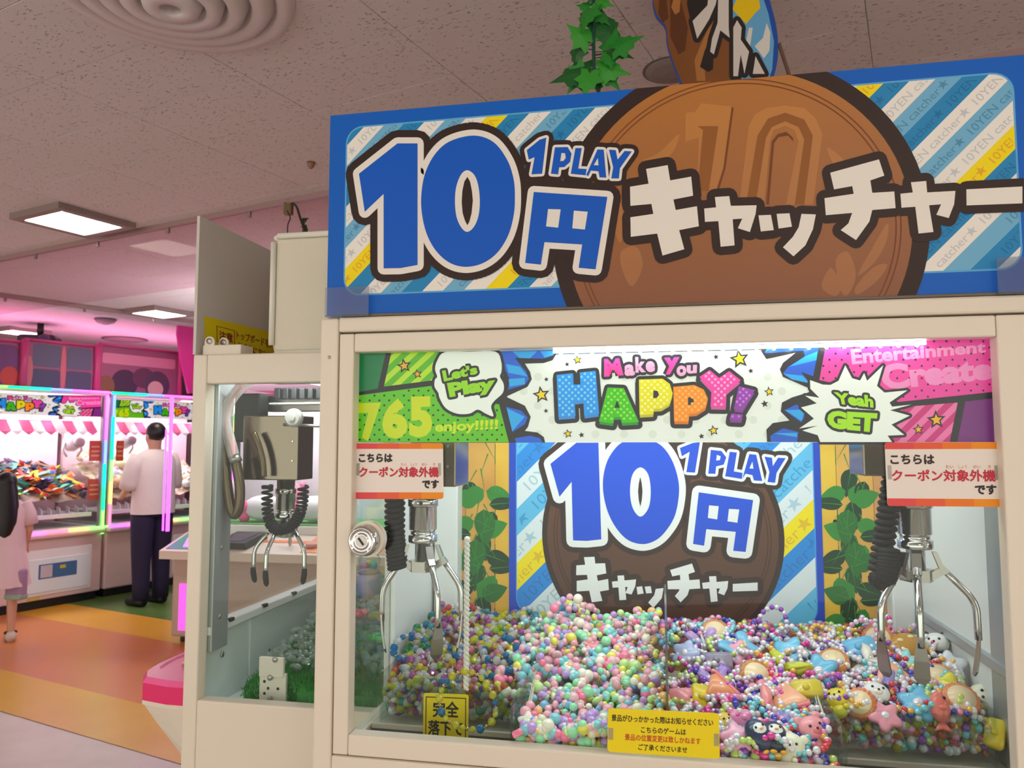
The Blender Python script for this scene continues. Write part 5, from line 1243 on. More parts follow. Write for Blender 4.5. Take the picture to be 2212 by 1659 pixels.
for pth in ([(fx0 + .012, .369, fz1 - .002), (-.36, .369, fz1 - .002)], [(fx0 + .003, .369, ltop + .02), (fx0 + .003, .369, fz1 - .014)], [(fx0 + .012, .369, ltop + .004), (-.36, .369, ltop + .004)], [(fx0 + .002, .38, fz1 - .002), (fx0 + .002, .62, fz1 - .002)]):
    v, f = tube(pth, .0055, 8); obj('piping', v, f, mat('box_piping', (244, 242, 228), .7), fb, True)
rbk = empty('roof_bracket', (P(480, 768, .345).x, .345, ltop), 'small cream bracket with a screw on the machine roof corner', 'bracket')
x0, x1 = P(437, 760, .345).x, P(520, 760, .345).x
boxo('block', (x0, .345, ltop), (x1, .39, ltop + .02), CREAM, rbk, .002)
for xo, yo in ((.004, .344), (.022, .362)):
    cxx = x0 + .011 + xo; v, f = prism([Vector((cxx + .010 * math.cos(R(a)), yo, ltop + .026 + .010 * math.sin(R(a)))) for a in range(0, 181, 15)] + [Vector((cxx - .010, yo, ltop + .018)), Vector((cxx + .010, yo, ltop + .018))], (0, .004, 0)); tbb = obj('tab', v, f, CREAM, rbk)
    v, f = lathe([(.006, 0), (.006, -.002), (.0035, -.003), (.003, -.0015)], 14, (cxx, yo, ltop + .027), 'y'); obj('screw', v, f, STEEL, tbb)
# ------------------------------------------------------------------ its pink control deck
dk = empty('control_deck', (-.95, .7, .85), 'white and hot pink control deck jutting from the neighbouring machine', 'control deck')
def deck_out(k):
    base = [(-.862, .425), (-.96, .425), (-1.025, .44), (-1.05, .475), (-1.06, .53), (-1.06, .96), (-.862, .96)]
    return [(-.862 + (x + .862) * k, y if y > .5 else .425 + (1 - k) * .05 + (y - .425)) for x, y in base]
def loft(rings, zs):
    n = len(rings[0]); v = [Vector((x, y, z)) for r_, z in zip(rings, zs) for x, y in r_]; f = []
    for i in range(len(zs) - 1):
        for k in range(n): f.append((i * n + k, i * n + (k + 1) % n, (i + 1) * n + (k + 1) % n, (i + 1) * n + k))
    f.append(tuple(range(n))[::-1]); f.append(tuple((len(zs) - 1) * n + k for k in range(n))); return v, f
v, f = loft([deck_out(k) for k in (.12, .3, .55, .82, .98)], (.70, .80, .88, .94, .978)); obj('body', v, f, CREAM, dk)
v, f = loft([deck_out(1), deck_out(1)], (.978, .986)); obj('lower_lip', v, f, CREAM, dk)
v, f = loft([deck_out(1), deck_out(1)], (.986, 1.020)); obj('pink_band', v, f, mat('hot_pink', (236, 34, 110), .3), dk)
v, f = loft([deck_out(1), deck_out(.96)], (1.020, 1.032)); obj('pink_rim', v, f, mat('hot_pink_top', (244, 70, 150), .3), dk)
inn = [(-.864, .50), (-.97, .505), (-1.0, .53), (-1.01, .6), (-1.01, .95), (-.864, .95)]
v, f = loft([inn, inn], (1.032, 1.035)); obj('top_plate', v, f, mat('deck_white', (240, 232, 236), .25), dk)
v, f = lathe([(.028, 0), (.028, .006), (.022, .010), (.018, .008), (.016, .004)], 24, (-.925, .60, 1.035)); obj('button', v, f, CHROME, dk, True)
v, f = tube(spline([(-1.03, .50, 1.034), (-1.04, .56, 1.034), (-1.035, .62, 1.034), (-1.042, .7, 1.034), (-1.035, .9, 1.034)], 5, False), .0012, 6); obj('scroll_line', v, f, mat('scroll_pink', (252, 170, 205), .4), dk)
v, f = sphere((-.985, .515, 1.036), .005, 10, 7, (1, 1, .6)); obj('deck_screw', v, f, GOLD, dk, True)
# ================================================================== background: row of prize machines
RO = Vector((-5.614, 4.757, 0)); RZ = R(70)
rB = Vector((math.cos(RZ), math.sin(RZ), 0)); rN = Vector((rB.y, -rB.x, 0))
def PRW(x, y, t=0.0):
    d = ray(x, y); k = (RO - rN * t - CAM).dot(rN) / d.dot(rN); p = CAM + d * k; return Vector(((p - RO).dot(rB), t, p.z))
def emis(name, c, s):
    m = mat(name, c, .5, emit=s); m.cycles.emission_sampling = 'NONE'; return m
RAIN = [emis('led_%d' % i, c, 2.6) for i, c in enumerate(((255, 90, 120), (255, 210, 90), (110, 255, 90), (0, 230, 120), (0, 220, 200), (90, 120, 255), (190, 80, 255), (255, 90, 230)))]
BGC = mat('cabinet_cream', (222, 196, 196), .45); BGP = mat('cabinet_inner_pink', (240, 190, 205), .7); GREYB = mat('cabinet_post', (150, 140, 150), .4, .3)
WDOOR = mat('prize_door_white', (225, 235, 245), .3)
def led(parent, a, b, th, off, n=8):
    a, b = Vector(a), Vector(b)
    for k in range(n):
        p, q = a.lerp(b, k / n), a.lerp(b, (k + 1) / n); v, f = tube([p, q], th, 6); obj('led_segment', v, f, RAIN[(k + off) % 8], parent, False, True)
def banner_map(s0, s1, z0, z1, y):
    return lambda px, py: Vector((s0 + (px - 770) / 1385 * (s1 - s0), y, z1 + (py - 745) / 210 * (z0 - z1)))
def prize_machine(s0, s1, label, led_off):
    t = empty('prize_machine', RO + rB * s0, label, 'claw machine', None, RZ); w_ = s1 - s0
    B_ = lambda n, a, b, m, bev=.008, par=None: boxo(n, a, b, m, par or t, bev, True)
    B_('plinth', (.03, .03, 0), (w_ - .03, .85, .08), BLACKP)
    cab = B_('cabinet', (.005, 0, .08), (w_ - .005, .9, .63), BGC, .015)
    B_('counter', (.005, -.06, .63), (w_ - .005, .9, .675), BGC, .015)
    # prize door with framed window label
    dr = B_('prize_door', (w_ * .50, -.012, .12), (w_ * .93, .01, .53), mat('door_frame_white', (235, 232, 238), .4), .012)
    B_('door_flap', (w_ * .52, -.02, .15), (w_ * .91, -.008, .45), WDOOR, .006, dr)
    st = B_('door_sticker', (w_ * .60, -.023, .27), (w_ * .83, -.019, .40), mat('sticker_blue', (70, 110, 160), .4), .002, dr)
    B_('sticker_photo', (w_ * .61, -.026, .28), (w_ * .68, -.022, .39), mat('sticker_pale', (200, 190, 205), .4), .002, dr)
    B_('sticker_tag', (w_ * .725, -.026, .345), (w_ * .76, -.022, .375), mat('sticker_yellow', (210, 190, 60), .4), .001, dr)
    for k, (z, h) in enumerate(((.50, .03), (.42, .02), (.33, .025), (.24, .02), (.19, .035), (.14, .02))): B_('coin_slot', (w_ * .44, -.006, z), (w_ * .47, .004, z + h), BLACKP, .003)
    B_('maker_plate', (w_ * .55, -.006, .088), (w_ * .62, .004, .118), mat('plate_yellow', (200, 180, 90), .5), .001)
    # glazed upper part
    for x in (.0, w_ - .05): B_('post', (x, -.01, .675), (x + .05, .04, 1.97), GREYB, .006)
    B_('back_wall', (.02, .84, .675), (w_ - .02, .88, 1.95), BGP, 0); B_('roof', (.0, -.01, 1.95), (w_, .9, 1.99), BGC, .006)
    B_('side_glass', (.012, .04, .675), (.018, .84, 1.95), GLASS, 0); B_('side_glass', (w_ - .018, .04, .675), (w_ - .012, .84, 1.95), GLASS, 0)
    B_('front_glass', (.05, .012, .675), (w_ - .05, .018, 1.95), clear('far_glass', (250, 250, 252), 1.3), 0)
    B_('floor_tray', (.05, .04, .675), (w_ - .05, .84, .70), WHITEP, 0)
    B_('roof_lamp', (.1, .2, 1.925), (w_ - .1, .6, 1.945), mat('far_lamp', (255, 245, 250), .5, emit=10), 0)
    for k, (a, b) in enumerate((((.0, -.02, 1.985), (w_, -.02, 1.985)), ((.0, -.065, .69), (w_, -.065, .69)))): led(t, a, b, .011, led_off + 3 * k)
    led(t, (w_ - .025, -.025, .62), (w_ - .025, -.025, 1.96), .013, led_off + 2, 6); led(t, (.025, -.025, .69), (.025, -.025, 1.96), .013, led_off + 5, 6)
    # header film and striped awning
    hd = B_('header', (.05, .03, 1.745), (w_ - .05, .034, 1.935), film('film_base', (240, 243, 238)), 0)
    SHB = Sheet(t, banner_map(.05, w_ - .05, 1.745, 1.935, .0295), (0, -1, 0), True, True); SHB.gap = .0007; draw_banner(SHB, False); SHB.flush()
    aw = B_('awning_rail', (.06, .16, 1.70), (w_ - .06, .18, 1.715), WHITEP, .002); nS = 14
    for k in range(nS):
        x0, x1 = .06 + (w_ - .12) * k / nS, .06 + (w_ - .12) * (k + 1) / nS; m = mat('awning_pink', (246, 110, 170), .6) if k % 2 else mat('awning_white', (250, 240, 245), .6)
        v, f = prism([(x0, .17, 1.71), (x1, .17, 1.71), (x1, .06, 1.60), ((x0 + x1) / 2, .055, 1.565), (x0, .06, 1.60)], (0, .004, .004)); obj('awning_strip', v, f, m, aw, False, True)
    B_('prize_shelf', (.08, .08, .80), (w_ - .08, .80, .815), WHITEP, .004); B_('shelf_lip', (.08, .07, .79), (w_ - .08, .085, .83), WHITEP, .004)
    for k in range(16): x = .12 + (w_ - .24) * k / 15; v, f = prism([(x, .09, .83), (x, .16, .83), (x, .16, .90), (x, .10, .88)], (.008, 0, 0)); obj('divider_fin', v, f, mat('fin_clear', (210, 205, 215), .3), t, False, True)
    return t, w_
m1, w1 = prize_machine(-.60, .885, 'glowing prize machine heaped with snack packs along the far aisle', 0)
m2, w2 = prize_machine(.905, 2.39, 'glowing prize machine heaped with round plush toys along the far aisle', 3)
def wrow(s, y, z): return RO + rB * s - rN * y + Vector((0, 0, z))
def far_claw(s, z, label):
    t = empty('far_claw', wrow(s, .3, z), label, 'claw', None, RZ)
    v, f = lathe([(.05, .30), (.05, .26), (.035, .25), (.03, .08), (.06, .06), (.075, 0), (.07, -.06), (.03, -.09)], 20); obj('drum', v, f, mat('claw_white', (228, 226, 232), .25), t, True, True)
    v, f = lathe([(.05, 0), (.05, -.03), (.03, -.035)], 18, (.03, -.07, .0), 'y'); obj('motor_cap', v, f, mat('claw_grey', (180, 178, 188), .3), t, True, True)
    v, f = tube([(-.08, -.02, 0), (-.09, -.02, -.08), (-.05, -.02, -.14)], .012, 8); obj('arm', v, f, mat('claw_white', (228, 226, 232), .25), t, True, True)
    v, f = tube([(.08, -.02, 0), (.09, -.02, -.08), (.05, -.02, -.14)], .012, 8); obj('arm', v, f, mat('claw_white', (228, 226, 232), .25), t, True, True)
far_claw(PRW(155, 935, .3).x, 1.50, 'white round claw over the snack packs in the far machine')
far_claw(PRW(268, 935, .3).x, 1.52, 'white round claw over the plush toys in the far machine')
# snack packs
r6 = random.Random(11)
def pack_mesh(m):
    v = []; f = []; L, W_, T = .085, .029, .012
    for x, w_, h in ((-L, W_, .001), (-L * .86, W_, .002), (-L * .7, W_ * .92, T), (L * .7, W_ * .92, T), (L * .86, W_, .002), (L, W_, .001)):
        v += [Vector((x, -w_, 0)), Vector((x, 0, h)), Vector((x, w_, 0)), Vector((x, 0, -h))]
    for i in range(5):
        for k in range(4): f.append((i * 4 + k, i * 4 + (k + 1) % 4, i * 4 + 4 + (k + 1) % 4, i * 4 + 4 + k))
    f += [(3, 2, 1, 0), (20, 21, 22, 23)]
    me = bpy.data.meshes.new('snack_pack'); me.from_pydata([tuple(p) for p in v], [], f); me.materials.append(m)
    return me
PK_ = [pack_mesh(mat('pack_%d' % i, c, .3)) for i, c in enumerate(((236, 120, 50), (40, 80, 150), (240, 220, 60), (30, 40, 80), (60, 180, 150), (220, 60, 60), (230, 225, 215), (60, 140, 200), (130, 90, 60), (190, 210, 70), (245, 160, 90), (90, 40, 50)))]
for k in range(270):
    s_ = r6.uniform(-.5, .80); y = r6.uniform(.14, .74); z = .86 + .50 * (y / .74) ** .7 * (1 - .35 * abs(s_ - .15)) + r6.uniform(-.02, .02)
    pi_ = r6.randrange(len(PK_)); o = bpy.data.objects.new('snack_pack', PK_[pi_]); COL.objects.link(o); o.location = wrow(s_, y, z)
    o.rotation_euler = (r6.uniform(-.9, .9), r6.uniform(-.6, .6), r6.uniform(0, 6.28)); cn = ('orange', 'blue', 'yellow', 'navy', 'teal', 'red', 'white', 'sky blue', 'brown', 'lime', 'apricot', 'maroon')[pi_]
    tag(o, '%s stick snack pack in the heap behind the far machine glass' % cn, 'snack', '%s snack packs' % cn)
def heap_core(name, s0, s1, c, label):
    g = M(); n = 14; 
    vs = []; 
    for j in range(7):
        y = .12 + j * .11
        for i in range(n):
            s_ = s0 + (s1 - s0) * i / (n - 1); vs.append(wrow(s_, y, .83 + .43 * (y / .74) ** .7 + r6.uniform(-.02, .02)))
    f = [(j * n + i, j * n + i + 1, j * n + n + i + 1, j * n + n + i) for j in range(6) for i in range(n - 1)]
    o = obj(name, vs, f, mat(name + '_m', c, .6, var=((120, 90, 80), 14))); tag(o, label, 'heap', kind='stuff')
heap_core('snack_heap', -.52, .82, (150, 130, 110), 'deeper snack packs filling the far machine'); heap_core('plush_heap', .98, 2.3, (226, 206, 180), 'deeper plush toys filling the far machine')
# plush toys
PLM = [mat('plush_%d' % i, c, .9) for i, c in enumerate(((246, 226, 196), (232, 190, 150), (226, 236, 190), (240, 240, 236), (214, 200, 236), (248, 200, 206), (190, 220, 200)))]
for k in range(64):
    s_ = r6.uniform(1.0, 2.0); y = r6.uniform(.13, .70); z = .88 + .48 * (y / .74) ** .7 + r6.uniform(-.01, .05); pi_ = r6.randrange(7); m = PLM[pi_]; cn = ('cream', 'tan', 'pale green', 'white', 'lilac', 'pink', 'mint')[pi_]
    t = empty('plush_toy', wrow(s_, y, z), 'small %s round plush toy in the heap behind the far machine glass' % cn, 'plush toy', '%s round plush toys' % cn, r6.uniform(0, 6.28))
    v, f = sphere((0, 0, 0), .055, 12, 8, (1.1, 1, .85)); obj('body', v, f, m, t, True, True)
    for sx in (-1, 1): v, f = sphere((sx * .032, 0, .045), .02, 8, 6, (1, .7, 1.2)); obj('ear', v, f, m, t, True, True)
    v, f = sphere((0, -.05, -.005), .016, 8, 6); obj('muzzle', v, f, PLM[3], t, True, True)
# paper notices inside the far machines
def far_notice(x0, y0, x1, y1, c, label):
    a, b = PRW(x0, y1, .03), PRW(x1, y0, .03); t = empty('paper_notice', wrow(a.x, .03, a.z), label, 'notice', 'red notices in the far machines', RZ); w_, h = b.x - a.x, b.z - a.z
    boxo('sheet', (0, 0, 0), (w_, .002, h), mat('notice_red', c, .5), t, 0, True)
    for k in range(3): boxo('text_line', (w_ * .15, -.0015, h * (.22 + .22 * k)), (w_ * .85, .0, h * (.30 + .22 * k)), mat('notice_line', (236, 160, 130), .5), t, 0, True)
far_notice(192, 952, 221, 996, (206, 74, 52), 'red notice high on the snack machine glass'); far_notice(188, 1034, 219, 1080, (186, 62, 66), 'red notice low on the snack machine glass'); far_notice(250, 952, 268, 996, (196, 80, 76), 'red notice on the plush machine glass')
# hanging printed banners over the row: soft grey panels between pink rolled drapes
def wall_banner(x0, x1, ya, yb, label, blots):
    y_ = .12; a, b = PRW(x0, yb, y_), PRW(x1, ya, y_); t = empty('hanging_banner', wrow(a.x, y_, a.z), label, 'banner', 'printed banners over the far row', RZ)
    w_, h = PRW(x1, 800, y_).x - a.x, min(b.z, PRW(x0, ya, y_).z) - a.z; boxo('cloth', (0, 0, 0), (w_, .01, h), mat('banner_cloth', (164, 84, 124), .6), t, 0, True)
    S2 = Sheet(t, lambda u, v: Vector((u * w_, 0, v * h)), (0, -1, 0), True); S2.gap = .001
    for k, (cx, cy, rx, ry, c, sq) in enumerate(blots):
        S2.add('print_shape', [rrect(cx - rx, cy - ry, cx + rx, cy + ry, min(rx, ry) * .3) if sq else circ(cx, cy, rx, ry, 24)], ink(c, .6), 1 + k)
    for u in (0, w_): v, f = tube([(u, -.015, 0), (u, -.02, h * .5), (u, -.015, h)], [.03, .022, .03], 10); obj('rolled_edge', v, f, mat('drape_pink', (200, 64, 130), .4), t, True, True)
    v, f = tube([(0, -.01, h), (w_, -.01, h)], .014, 8); obj('top_bar', v, f, mat('drape_pink', (200, 64, 130), .4), t, True, True)
G1, G2, SK = (104, 96, 128), (88, 80, 112), (206, 110, 130)
wall_banner(-60, 46, 728, 842, 'pink edged banner with red and violet print at the left of the far row', [(.5, .5, .42, .42, (120, 70, 130), 1), (.75, .3, .2, .2, (206, 70, 80), 0)])
wall_banner(48, 206, 732, 846, 'grey banner of four dark panels between pink rolls over the snack machine', [(.3, .72, .19, .22, G1, 1), (.3, .26, .19, .2, G2, 1), (.76, .72, .18, .22, G1, 1), (.76, .26, .18, .2, G2, 1), (.53, .5, .04, .45, SK, 0), (.07, .4, .05, .3, SK, 0)])
wall_banner(208, 386, 742, 858, 'pink banner with dark round printed shapes over the plush machine', [(.5, .75, .45, .1, (222, 130, 170), 1), (.32, .30, .16, .26, (84, 50, 84), 0), (.55, .42, .14, .2, (110, 60, 92), 0), (.72, .30, .16, .28, (96, 64, 92), 0), (.70, .22, .1, .16, (222, 160, 166), 0), (.1, .22, .1, .2, (140, 84, 80), 0)])
# glossy pink drape beside the ceiling lamp
pd = [PRW(x, y, -.25) for x, y in ((388, 672), (408, 662), (432, 664), (432, 845), (408, 850), (392, 780), (384, 720))]
v, f = prism([wrow(p.x, p.y, p.z) for p in pd], -rN * .03); o = obj('pink_drape', v, f, mat('foil_pink', (236, 60, 160), .25, coat=.5)); tag(o, 'glossy pink drape hanging beside the tall white board', 'drape')

# ================================================================== the joystick machine between the aisles
YM = 4.13; jx0, jx1 = -3.62, -1.55
jm = empty('joystick_machine', (-2.6, YM + .4, 0), 'prize machine with violet light tubes and an orange joystick deck', 'claw machine')
J = lambda n, a, b, m, bev=.01, par=None: boxo(n, a, b, m, par or jm, bev)
VIO = mat('violet_tube', (226, 70, 255), .4, emit=3.2)
J('cabinet', (jx0, YM + .12, .05), (jx1, YM + 1.0, .72), mat('joy_cabinet', (190, 170, 158), .5), .02)
J('plinth', (jx0 + .04, YM + .18, 0), (jx1 - .04, YM + .95, .05), BLACKP)
dkx = [(jx0 - .03, YM, .70), (jx1, YM, .70), (jx1, YM + .34, .80), (jx0 - .03, YM + .34, .80)]
v, f = prism(dkx, (0, .0, -.06)); dko = obj('deck', v, f, mat('deck_cream', (222, 208, 196), .4), jm)
def deckp(x, k): return Vector((x, YM + .34 * k, .701 + .1 * k))
for (a, b, k0, k1, c) in ((jx0, -3.36, .1, .95, (36, 150, 130)), (jx0 + .1, -3.45, .3, .9, (40, 90, 170)), (-3.2, -2.55, .55, .66, (236, 130, 60)), (-2.55, jx1, .1, .9, (232, 140, 84)), (-3.3, -3.0, .70, .78, (60, 160, 130))):
    v, f = prism([deckp(a, k0), deckp(b, k0), deckp(b, k1), deckp(a, k1)], (0, 0, .003)); obj('deck_graphic', v, f, mat('deck_g_%d' % c[0], c, .4), dko)
v, f = prism([deckp(-3.5, .2), deckp(-3.44, .2), deckp(-3.56, .9), deckp(-3.60, .9)], (0, 0, .005)); obj('deck_light', v, f, VIO, dko)
cp_ = [deckp(-3.22, .15), deckp(-2.98, .15), deckp(-2.92, .75), deckp(-3.16, .75)]; v, f = prism(cp_, (0, -.02, .05)); pn = obj('control_panel', v, f, BLACKP, jm)
v, f = prism([p + Vector((0, -.02, .051)) for p in (deckp(-3.18, .25), deckp(-3.02, .25), deckp(-2.97, .65), deckp(-3.12, .65))], (0, 0, .003)); obj('screen', v, f, mat('panel_screen', (80, 78, 92), .2), pn)
jq = P(625, 1245, YM + .15); v, f = tube([(jq.x, YM + .15, .75), (jq.x, YM + .15, .83)], .012, 8); js = obj('joystick', v, f, STEEL, jm)
v, f = sphere((jq.x, YM + .15, .85), .032, 14, 9); obj('ball_top', v, f, mat('ball_red', (228, 70, 56), .3), js, True)
v, f = lathe([(.05, 0), (.05, .02), (.035, .03)], 18, (jq.x + .18, YM + .14, .742)); obj('push_button', v, f, mat('button_pink', (220, 150, 150), .3), jm)
for x0, y0, x1, y1, c, nm in ((384, 1262, 420, 1362, (240, 90, 215), 'glow_panel'), (453, 1264, 486, 1288, (240, 110, 210), 'poster_top'), (453, 1288, 486, 1328, (92, 70, 112), 'poster_picture'), (452, 1328, 485, 1350, (236, 110, 200), 'poster_foot')):
    a, b = P(x0, y1, YM + .11), P(x1, y0, YM + .11); J(nm, (a.x, YM + .108, a.z), (b.x, YM + .12, b.z), emis(nm + '_m', c, .7) if 'glow' in nm or 'top' in nm else mat(nm + '_m', c, .5), .002)
SJ = Sheet(jm, plane_print(YM + .1075), (0, -1, 0)); SJ.text('lettering', 'OUT', [(456, 1331), (482, 1331), (482, 1345), (456, 1345)], ink((250, 240, 250)), 1, .02)
# case
for x in (jx0 + .02, jx1 - .06): J('post', (x, YM + .36, .78), (x + .05, YM + .42, 1.97), mat('post_lilac', (190, 160, 200), .4), .006)
a = P(365, 850, YM + .3); v, f = tube([(a.x, YM + .34, .80), (a.x, YM + .34, 1.86)], .014, 8); obj('light_tube', v, f, VIO, jm, True)
v, f = tube([(a.x - .055, YM + .36, .80), (a.x - .055, YM + .36, 1.6)], .007, 6); obj('light_tube', v, f, VIO, jm, True)
v, f = tube([(jx0 + .06, YM + .34, 1.985), (jx1, YM + .34, 1.985)], .016, 8); obj('light_tube', v, f, emis('tube_white', (255, 225, 250), 3), jm, True)
J('header', (jx0 + .04, YM + .36, 1.80), (jx1, YM + .42, 1.97), mat('header_lilac', (206, 180, 196), .4), .006)
J('header_pink', (jx0 + .05, YM + .345, 1.80), (jx1 - .02, YM + .36, 1.90), mat('header_pink', (220, 70, 160), .4), .002)
J('glass_front', (jx0 + .07, YM + .385, .78), (jx1 - .06, YM + .39, 1.80), clear('far_glass', (250, 250, 252), 1.3), 0)
J('inner_floor', (jx0 + .03, YM + .42, .78), (jx1 - .03, YM + 1.0, .80), WHITEP, 0); J('inner_back', (jx0 + .03, YM + .97, .80), (jx1 - .03, YM + 1.0, 1.9), mat('joy_back', (214, 206, 214), .6), 0)
J('turf_mat', (jx0 + .1, YM + .45, .80), (jx1 - .06, YM + .95, .86), mat('far_turf', (70, 140, 60), .9, var=((90, 170, 80), 20)), .004); J('deck_back_lip', (jx0 + .03, YM + .34, .78), (jx1, YM + .37, .86), WHITEP, .004)
J('case_lamp', (jx0 + .2, YM + .5, 1.86), (jx1 - .2, YM + .8, 1.88), mat('far_lamp', (255, 245, 250), .5, emit=10), 0)
# plush animals lying on the turf
for k, (px, lab) in enumerate(((545, 'white plush animal with hot pink paws lying on turf, seen past the bronze hose'), (655, 'white plush animal with hot pink paws lying on turf, seen behind the coiled cord'))):
    q = P(px, 1150, YM + .62); t = empty('plush_animal', (q.x, YM + .62, .86), lab, 'plush toy', 'pink pawed plush animals')
    v, f = sphere((.10, 0, .11), .12, 16, 10, (1.5, .9, .85)); obj('body', v, f, mat('plush_white', (236, 232, 236), .9), t, True, True)
    v, f = sphere((.26, -.02, .12), .09, 14, 9); obj('head', v, f, mat('plush_white', (236, 232, 236), .9), t, True, True)
    for dx, dz in ((-.10, .17), (-.04, .12), (-.12, .07), (-.04, .04)): v, f = sphere((dx, -.06, dz), .045, 12, 8); obj('paw', v, f, mat('plush_pink', (232, 60, 130), .9), t, True, True)
    for sx in (-1, 1): v, f = sphere((.28, sx * .05, .21), .03, 10, 7); obj('ear', v, f, mat('plush_pink', (232, 60, 130), .9), t, True, True)
for px, py, r_, c, cn in ((640, 1070, .06, (226, 130, 160), 'pink'), (470, 1070, .05, (90, 84, 110), 'dark grey'), (480, 1050, .05, (236, 226, 220), 'white'), (500, 1055, .045, (220, 190, 200), 'pale rose')):
    q = P(px, py, YM + .85); t = empty('wall_plush', q, cn + ' round plush hung on the back wall of the joystick machine', 'plush toy', 'plush hung in the joystick machine')
    v, f = sphere((0, 0, 0), r_ * 1.6, 12, 8, (1.1, .7, 1)); obj('body', v, f, mat('plush_w_%d' % c[0], c, .9), t, True, True)
    for sx in (-1, 1): v, f = sphere((sx * r_, 0, r_ * 1.5), r_ * .5, 8, 6); obj('ear', v, f, mat('plush_w_%d' % c[0], c, .9), t, True, True)

# ================================================================== people
SKIN = mat('skin', (214, 164, 140), .55); HAIRM = mat('hair_black', (22, 18, 20), .4)
def human(name, loc, rz, H, label, arms):
    """one skinned body: joints in metres for a 1.7 m figure facing -Y, scaled to H"""
    t = empty(name, loc, label, 'person', None, rz); k = H / 1.7
    V = []; E_ = []; Rd = []
    def add(p, r, par=None):
        V.append(Vector(p) * k); Rd.append((r[0] * k, r[1] * k) if isinstance(r, tuple) else (r * k, r * k))
        if par is not None: E_.append((par, len(V) - 1))
        return len(V) - 1
    pel = add((0, 0, .93), (.125, .1)); wa = add((0, 0, 1.08), (.115, .085), pel); chs = add((0, 0, 1.28), (.135, .095), wa); nk0 = add((0, .01, 1.41), .06, chs); nk = add((0, .005, 1.47), .05, nk0)
    hd0 = add((0, -.01, 1.53), (.068, .075), nk); hd1 = add((0, -.005, 1.60), (.075, .088), hd0); add((0, 0, 1.66), (.055, .065), hd1); add((0, -.095, 1.565), .012, hd0)
    for sx in (-1, 1):
        hip = add((sx * .09, 0, .87), (.085, .085), pel); kn = add((sx * .1, -.01, .48), .055, hip); ca_ = add((sx * .1, .015, .34), .05, kn); an = add((sx * .1, .02, .08), .035, ca_); add((sx * .105, -.06, .04), .035, an); 
        A = arms[0 if sx < 0 else 1]
        sh = add((sx * .17, 0, 1.37), .055, chs); el = add(A[0], .04, sh); wr = add(A[1], .026, el)
        d = (Vector(A[1]) - Vector(A[0])).normalized(); pm = add(Vector(A[1]) + d * .05, (.032, .018), wr); side = d.cross(Vector((0, 0, 1))); side = side.normalized() if side.length > .1 else Vector((0, 1, 0))
        for fi in range(4): b_ = add(Vector(A[1]) + d * .095 + side * (.014 * (fi - 1.5)), .0085, pm); add(Vector(A[1]) + d * (.135 + (.012 if fi in (1, 2) else 0)) + side * (.015 * (fi - 1.5)), .007, b_)
        th = add(Vector(A[1]) + d * .055 + side * .036, .0095, wr); add(Vector(A[1]) + d * .085 + side * .045, .008, th)
    me = bpy.data.meshes.new('body'); me.from_pydata([tuple(p) for p in V], E_, []); me.materials.append(SKIN)
    o = bpy.data.objects.new('body', me); COL.objects.link(o); o.parent = t
    md = o.modifiers.new('skin', 'SKIN'); md.use_smooth_shade = True
    for i, r_ in enumerate(Rd): me.skin_vertices[0].data[i].radius = r_
    me.skin_vertices[0].data[0].use_root = True
    sd = o.modifiers.new('sub', 'SUBSURF'); sd.levels = 1; sd.render_levels = 1
    return t, k
def ell(t, name, rows, k, m, n=22, wob=None):
    """stacked ellipses (cx, cy, z, rx, ry); wob = (lobes, amount) for pleats"""
    v = []; f = []
    for i, (cx, cy, z, rx, ry) in enumerate(rows):
        for j in range(n):
            a = 2 * math.pi * j / n; q = 1 + (wob[1] * i / len(rows) * math.cos(wob[0] * a) if wob else 0); v.append(Vector((cx + rx * q * math.cos(a), cy + ry * q * math.sin(a), z)) * k)
    for i in range(len(rows) - 1):
        for j in range(n): f.append((i * n + j, i * n + (j + 1) % n, (i + 1) * n + (j + 1) % n, (i + 1) * n + j))
    return obj(name, v, f, m, t, True, True)
def limb(t, name, pts, rr, k, m): v, f = tube([Vector(p) * k for p in pts], [r_ * k for r_ in rr], 14); return obj(name, v, f, m, t, True, True)
# the man in a white shirt, turned to the machine
mp = on(322, 1306, 2, 0)
man, k = human('person', mp, R(250), 1.68, 'person in a loose white shirt and dark navy trousers facing the plush machine', [((-.24, -.02, 1.10), (-.16, -.22, 1.02)), ((.24, -.02, 1.10), (.16, -.22, 1.02))])
SHM = mat('shirt_white', (226, 216, 214), .8, bump=(14, .5, .01)); TRM = mat('trousers_navy', (34, 28, 62), .8)
ell(man, 'shirt', [(0, .01, 1.45, .07, .065), (0, .01, 1.42, .15, .09), (0, .01, 1.36, .205, .125), (0, .01, 1.2, .20, .15), (0, .01, 1.05, .20, .155), (0, .01, .93, .205, .16), (0, .01, .85, .205, .16)], k, SHM)
for sx in (-1, 1):
    limb(man, 'sleeve', [(sx * .15, .005, 1.38), (sx * .2, -.005, 1.28), (sx * .235, -.02, 1.14), (sx * .235, -.035, 1.09)], [.085, .08, .075, .075], k, SHM)
    limb(man, 'trouser_leg', [(sx * .085, .0, .93), (sx * .095, .0, .75), (sx * .1, .0, .48), (sx * .1, .015, .2), (sx * .1, .015, .06)], [.11, .105, .085, .075, .072], k, TRM)
    limb(man, 'shoe', [(sx * .1, .07, .045), (sx * .102, .0, .05), (sx * .106, -.12, .04), (sx * .108, -.18, .03)], [.04, .05, .046, .025], k, BLACKP)
ell(man, 'waistband', [(0, 0, 1.0, .17, .13), (0, 0, .9, .175, .135), (0, 0, .82, .17, .125)], k, TRM)
v, f = sphere((0, .015, 1.615), .098, 16, 10, (.88, 1.0, .95)); obj('hair', [p * k for p in v], f, HAIRM, man, True, True)
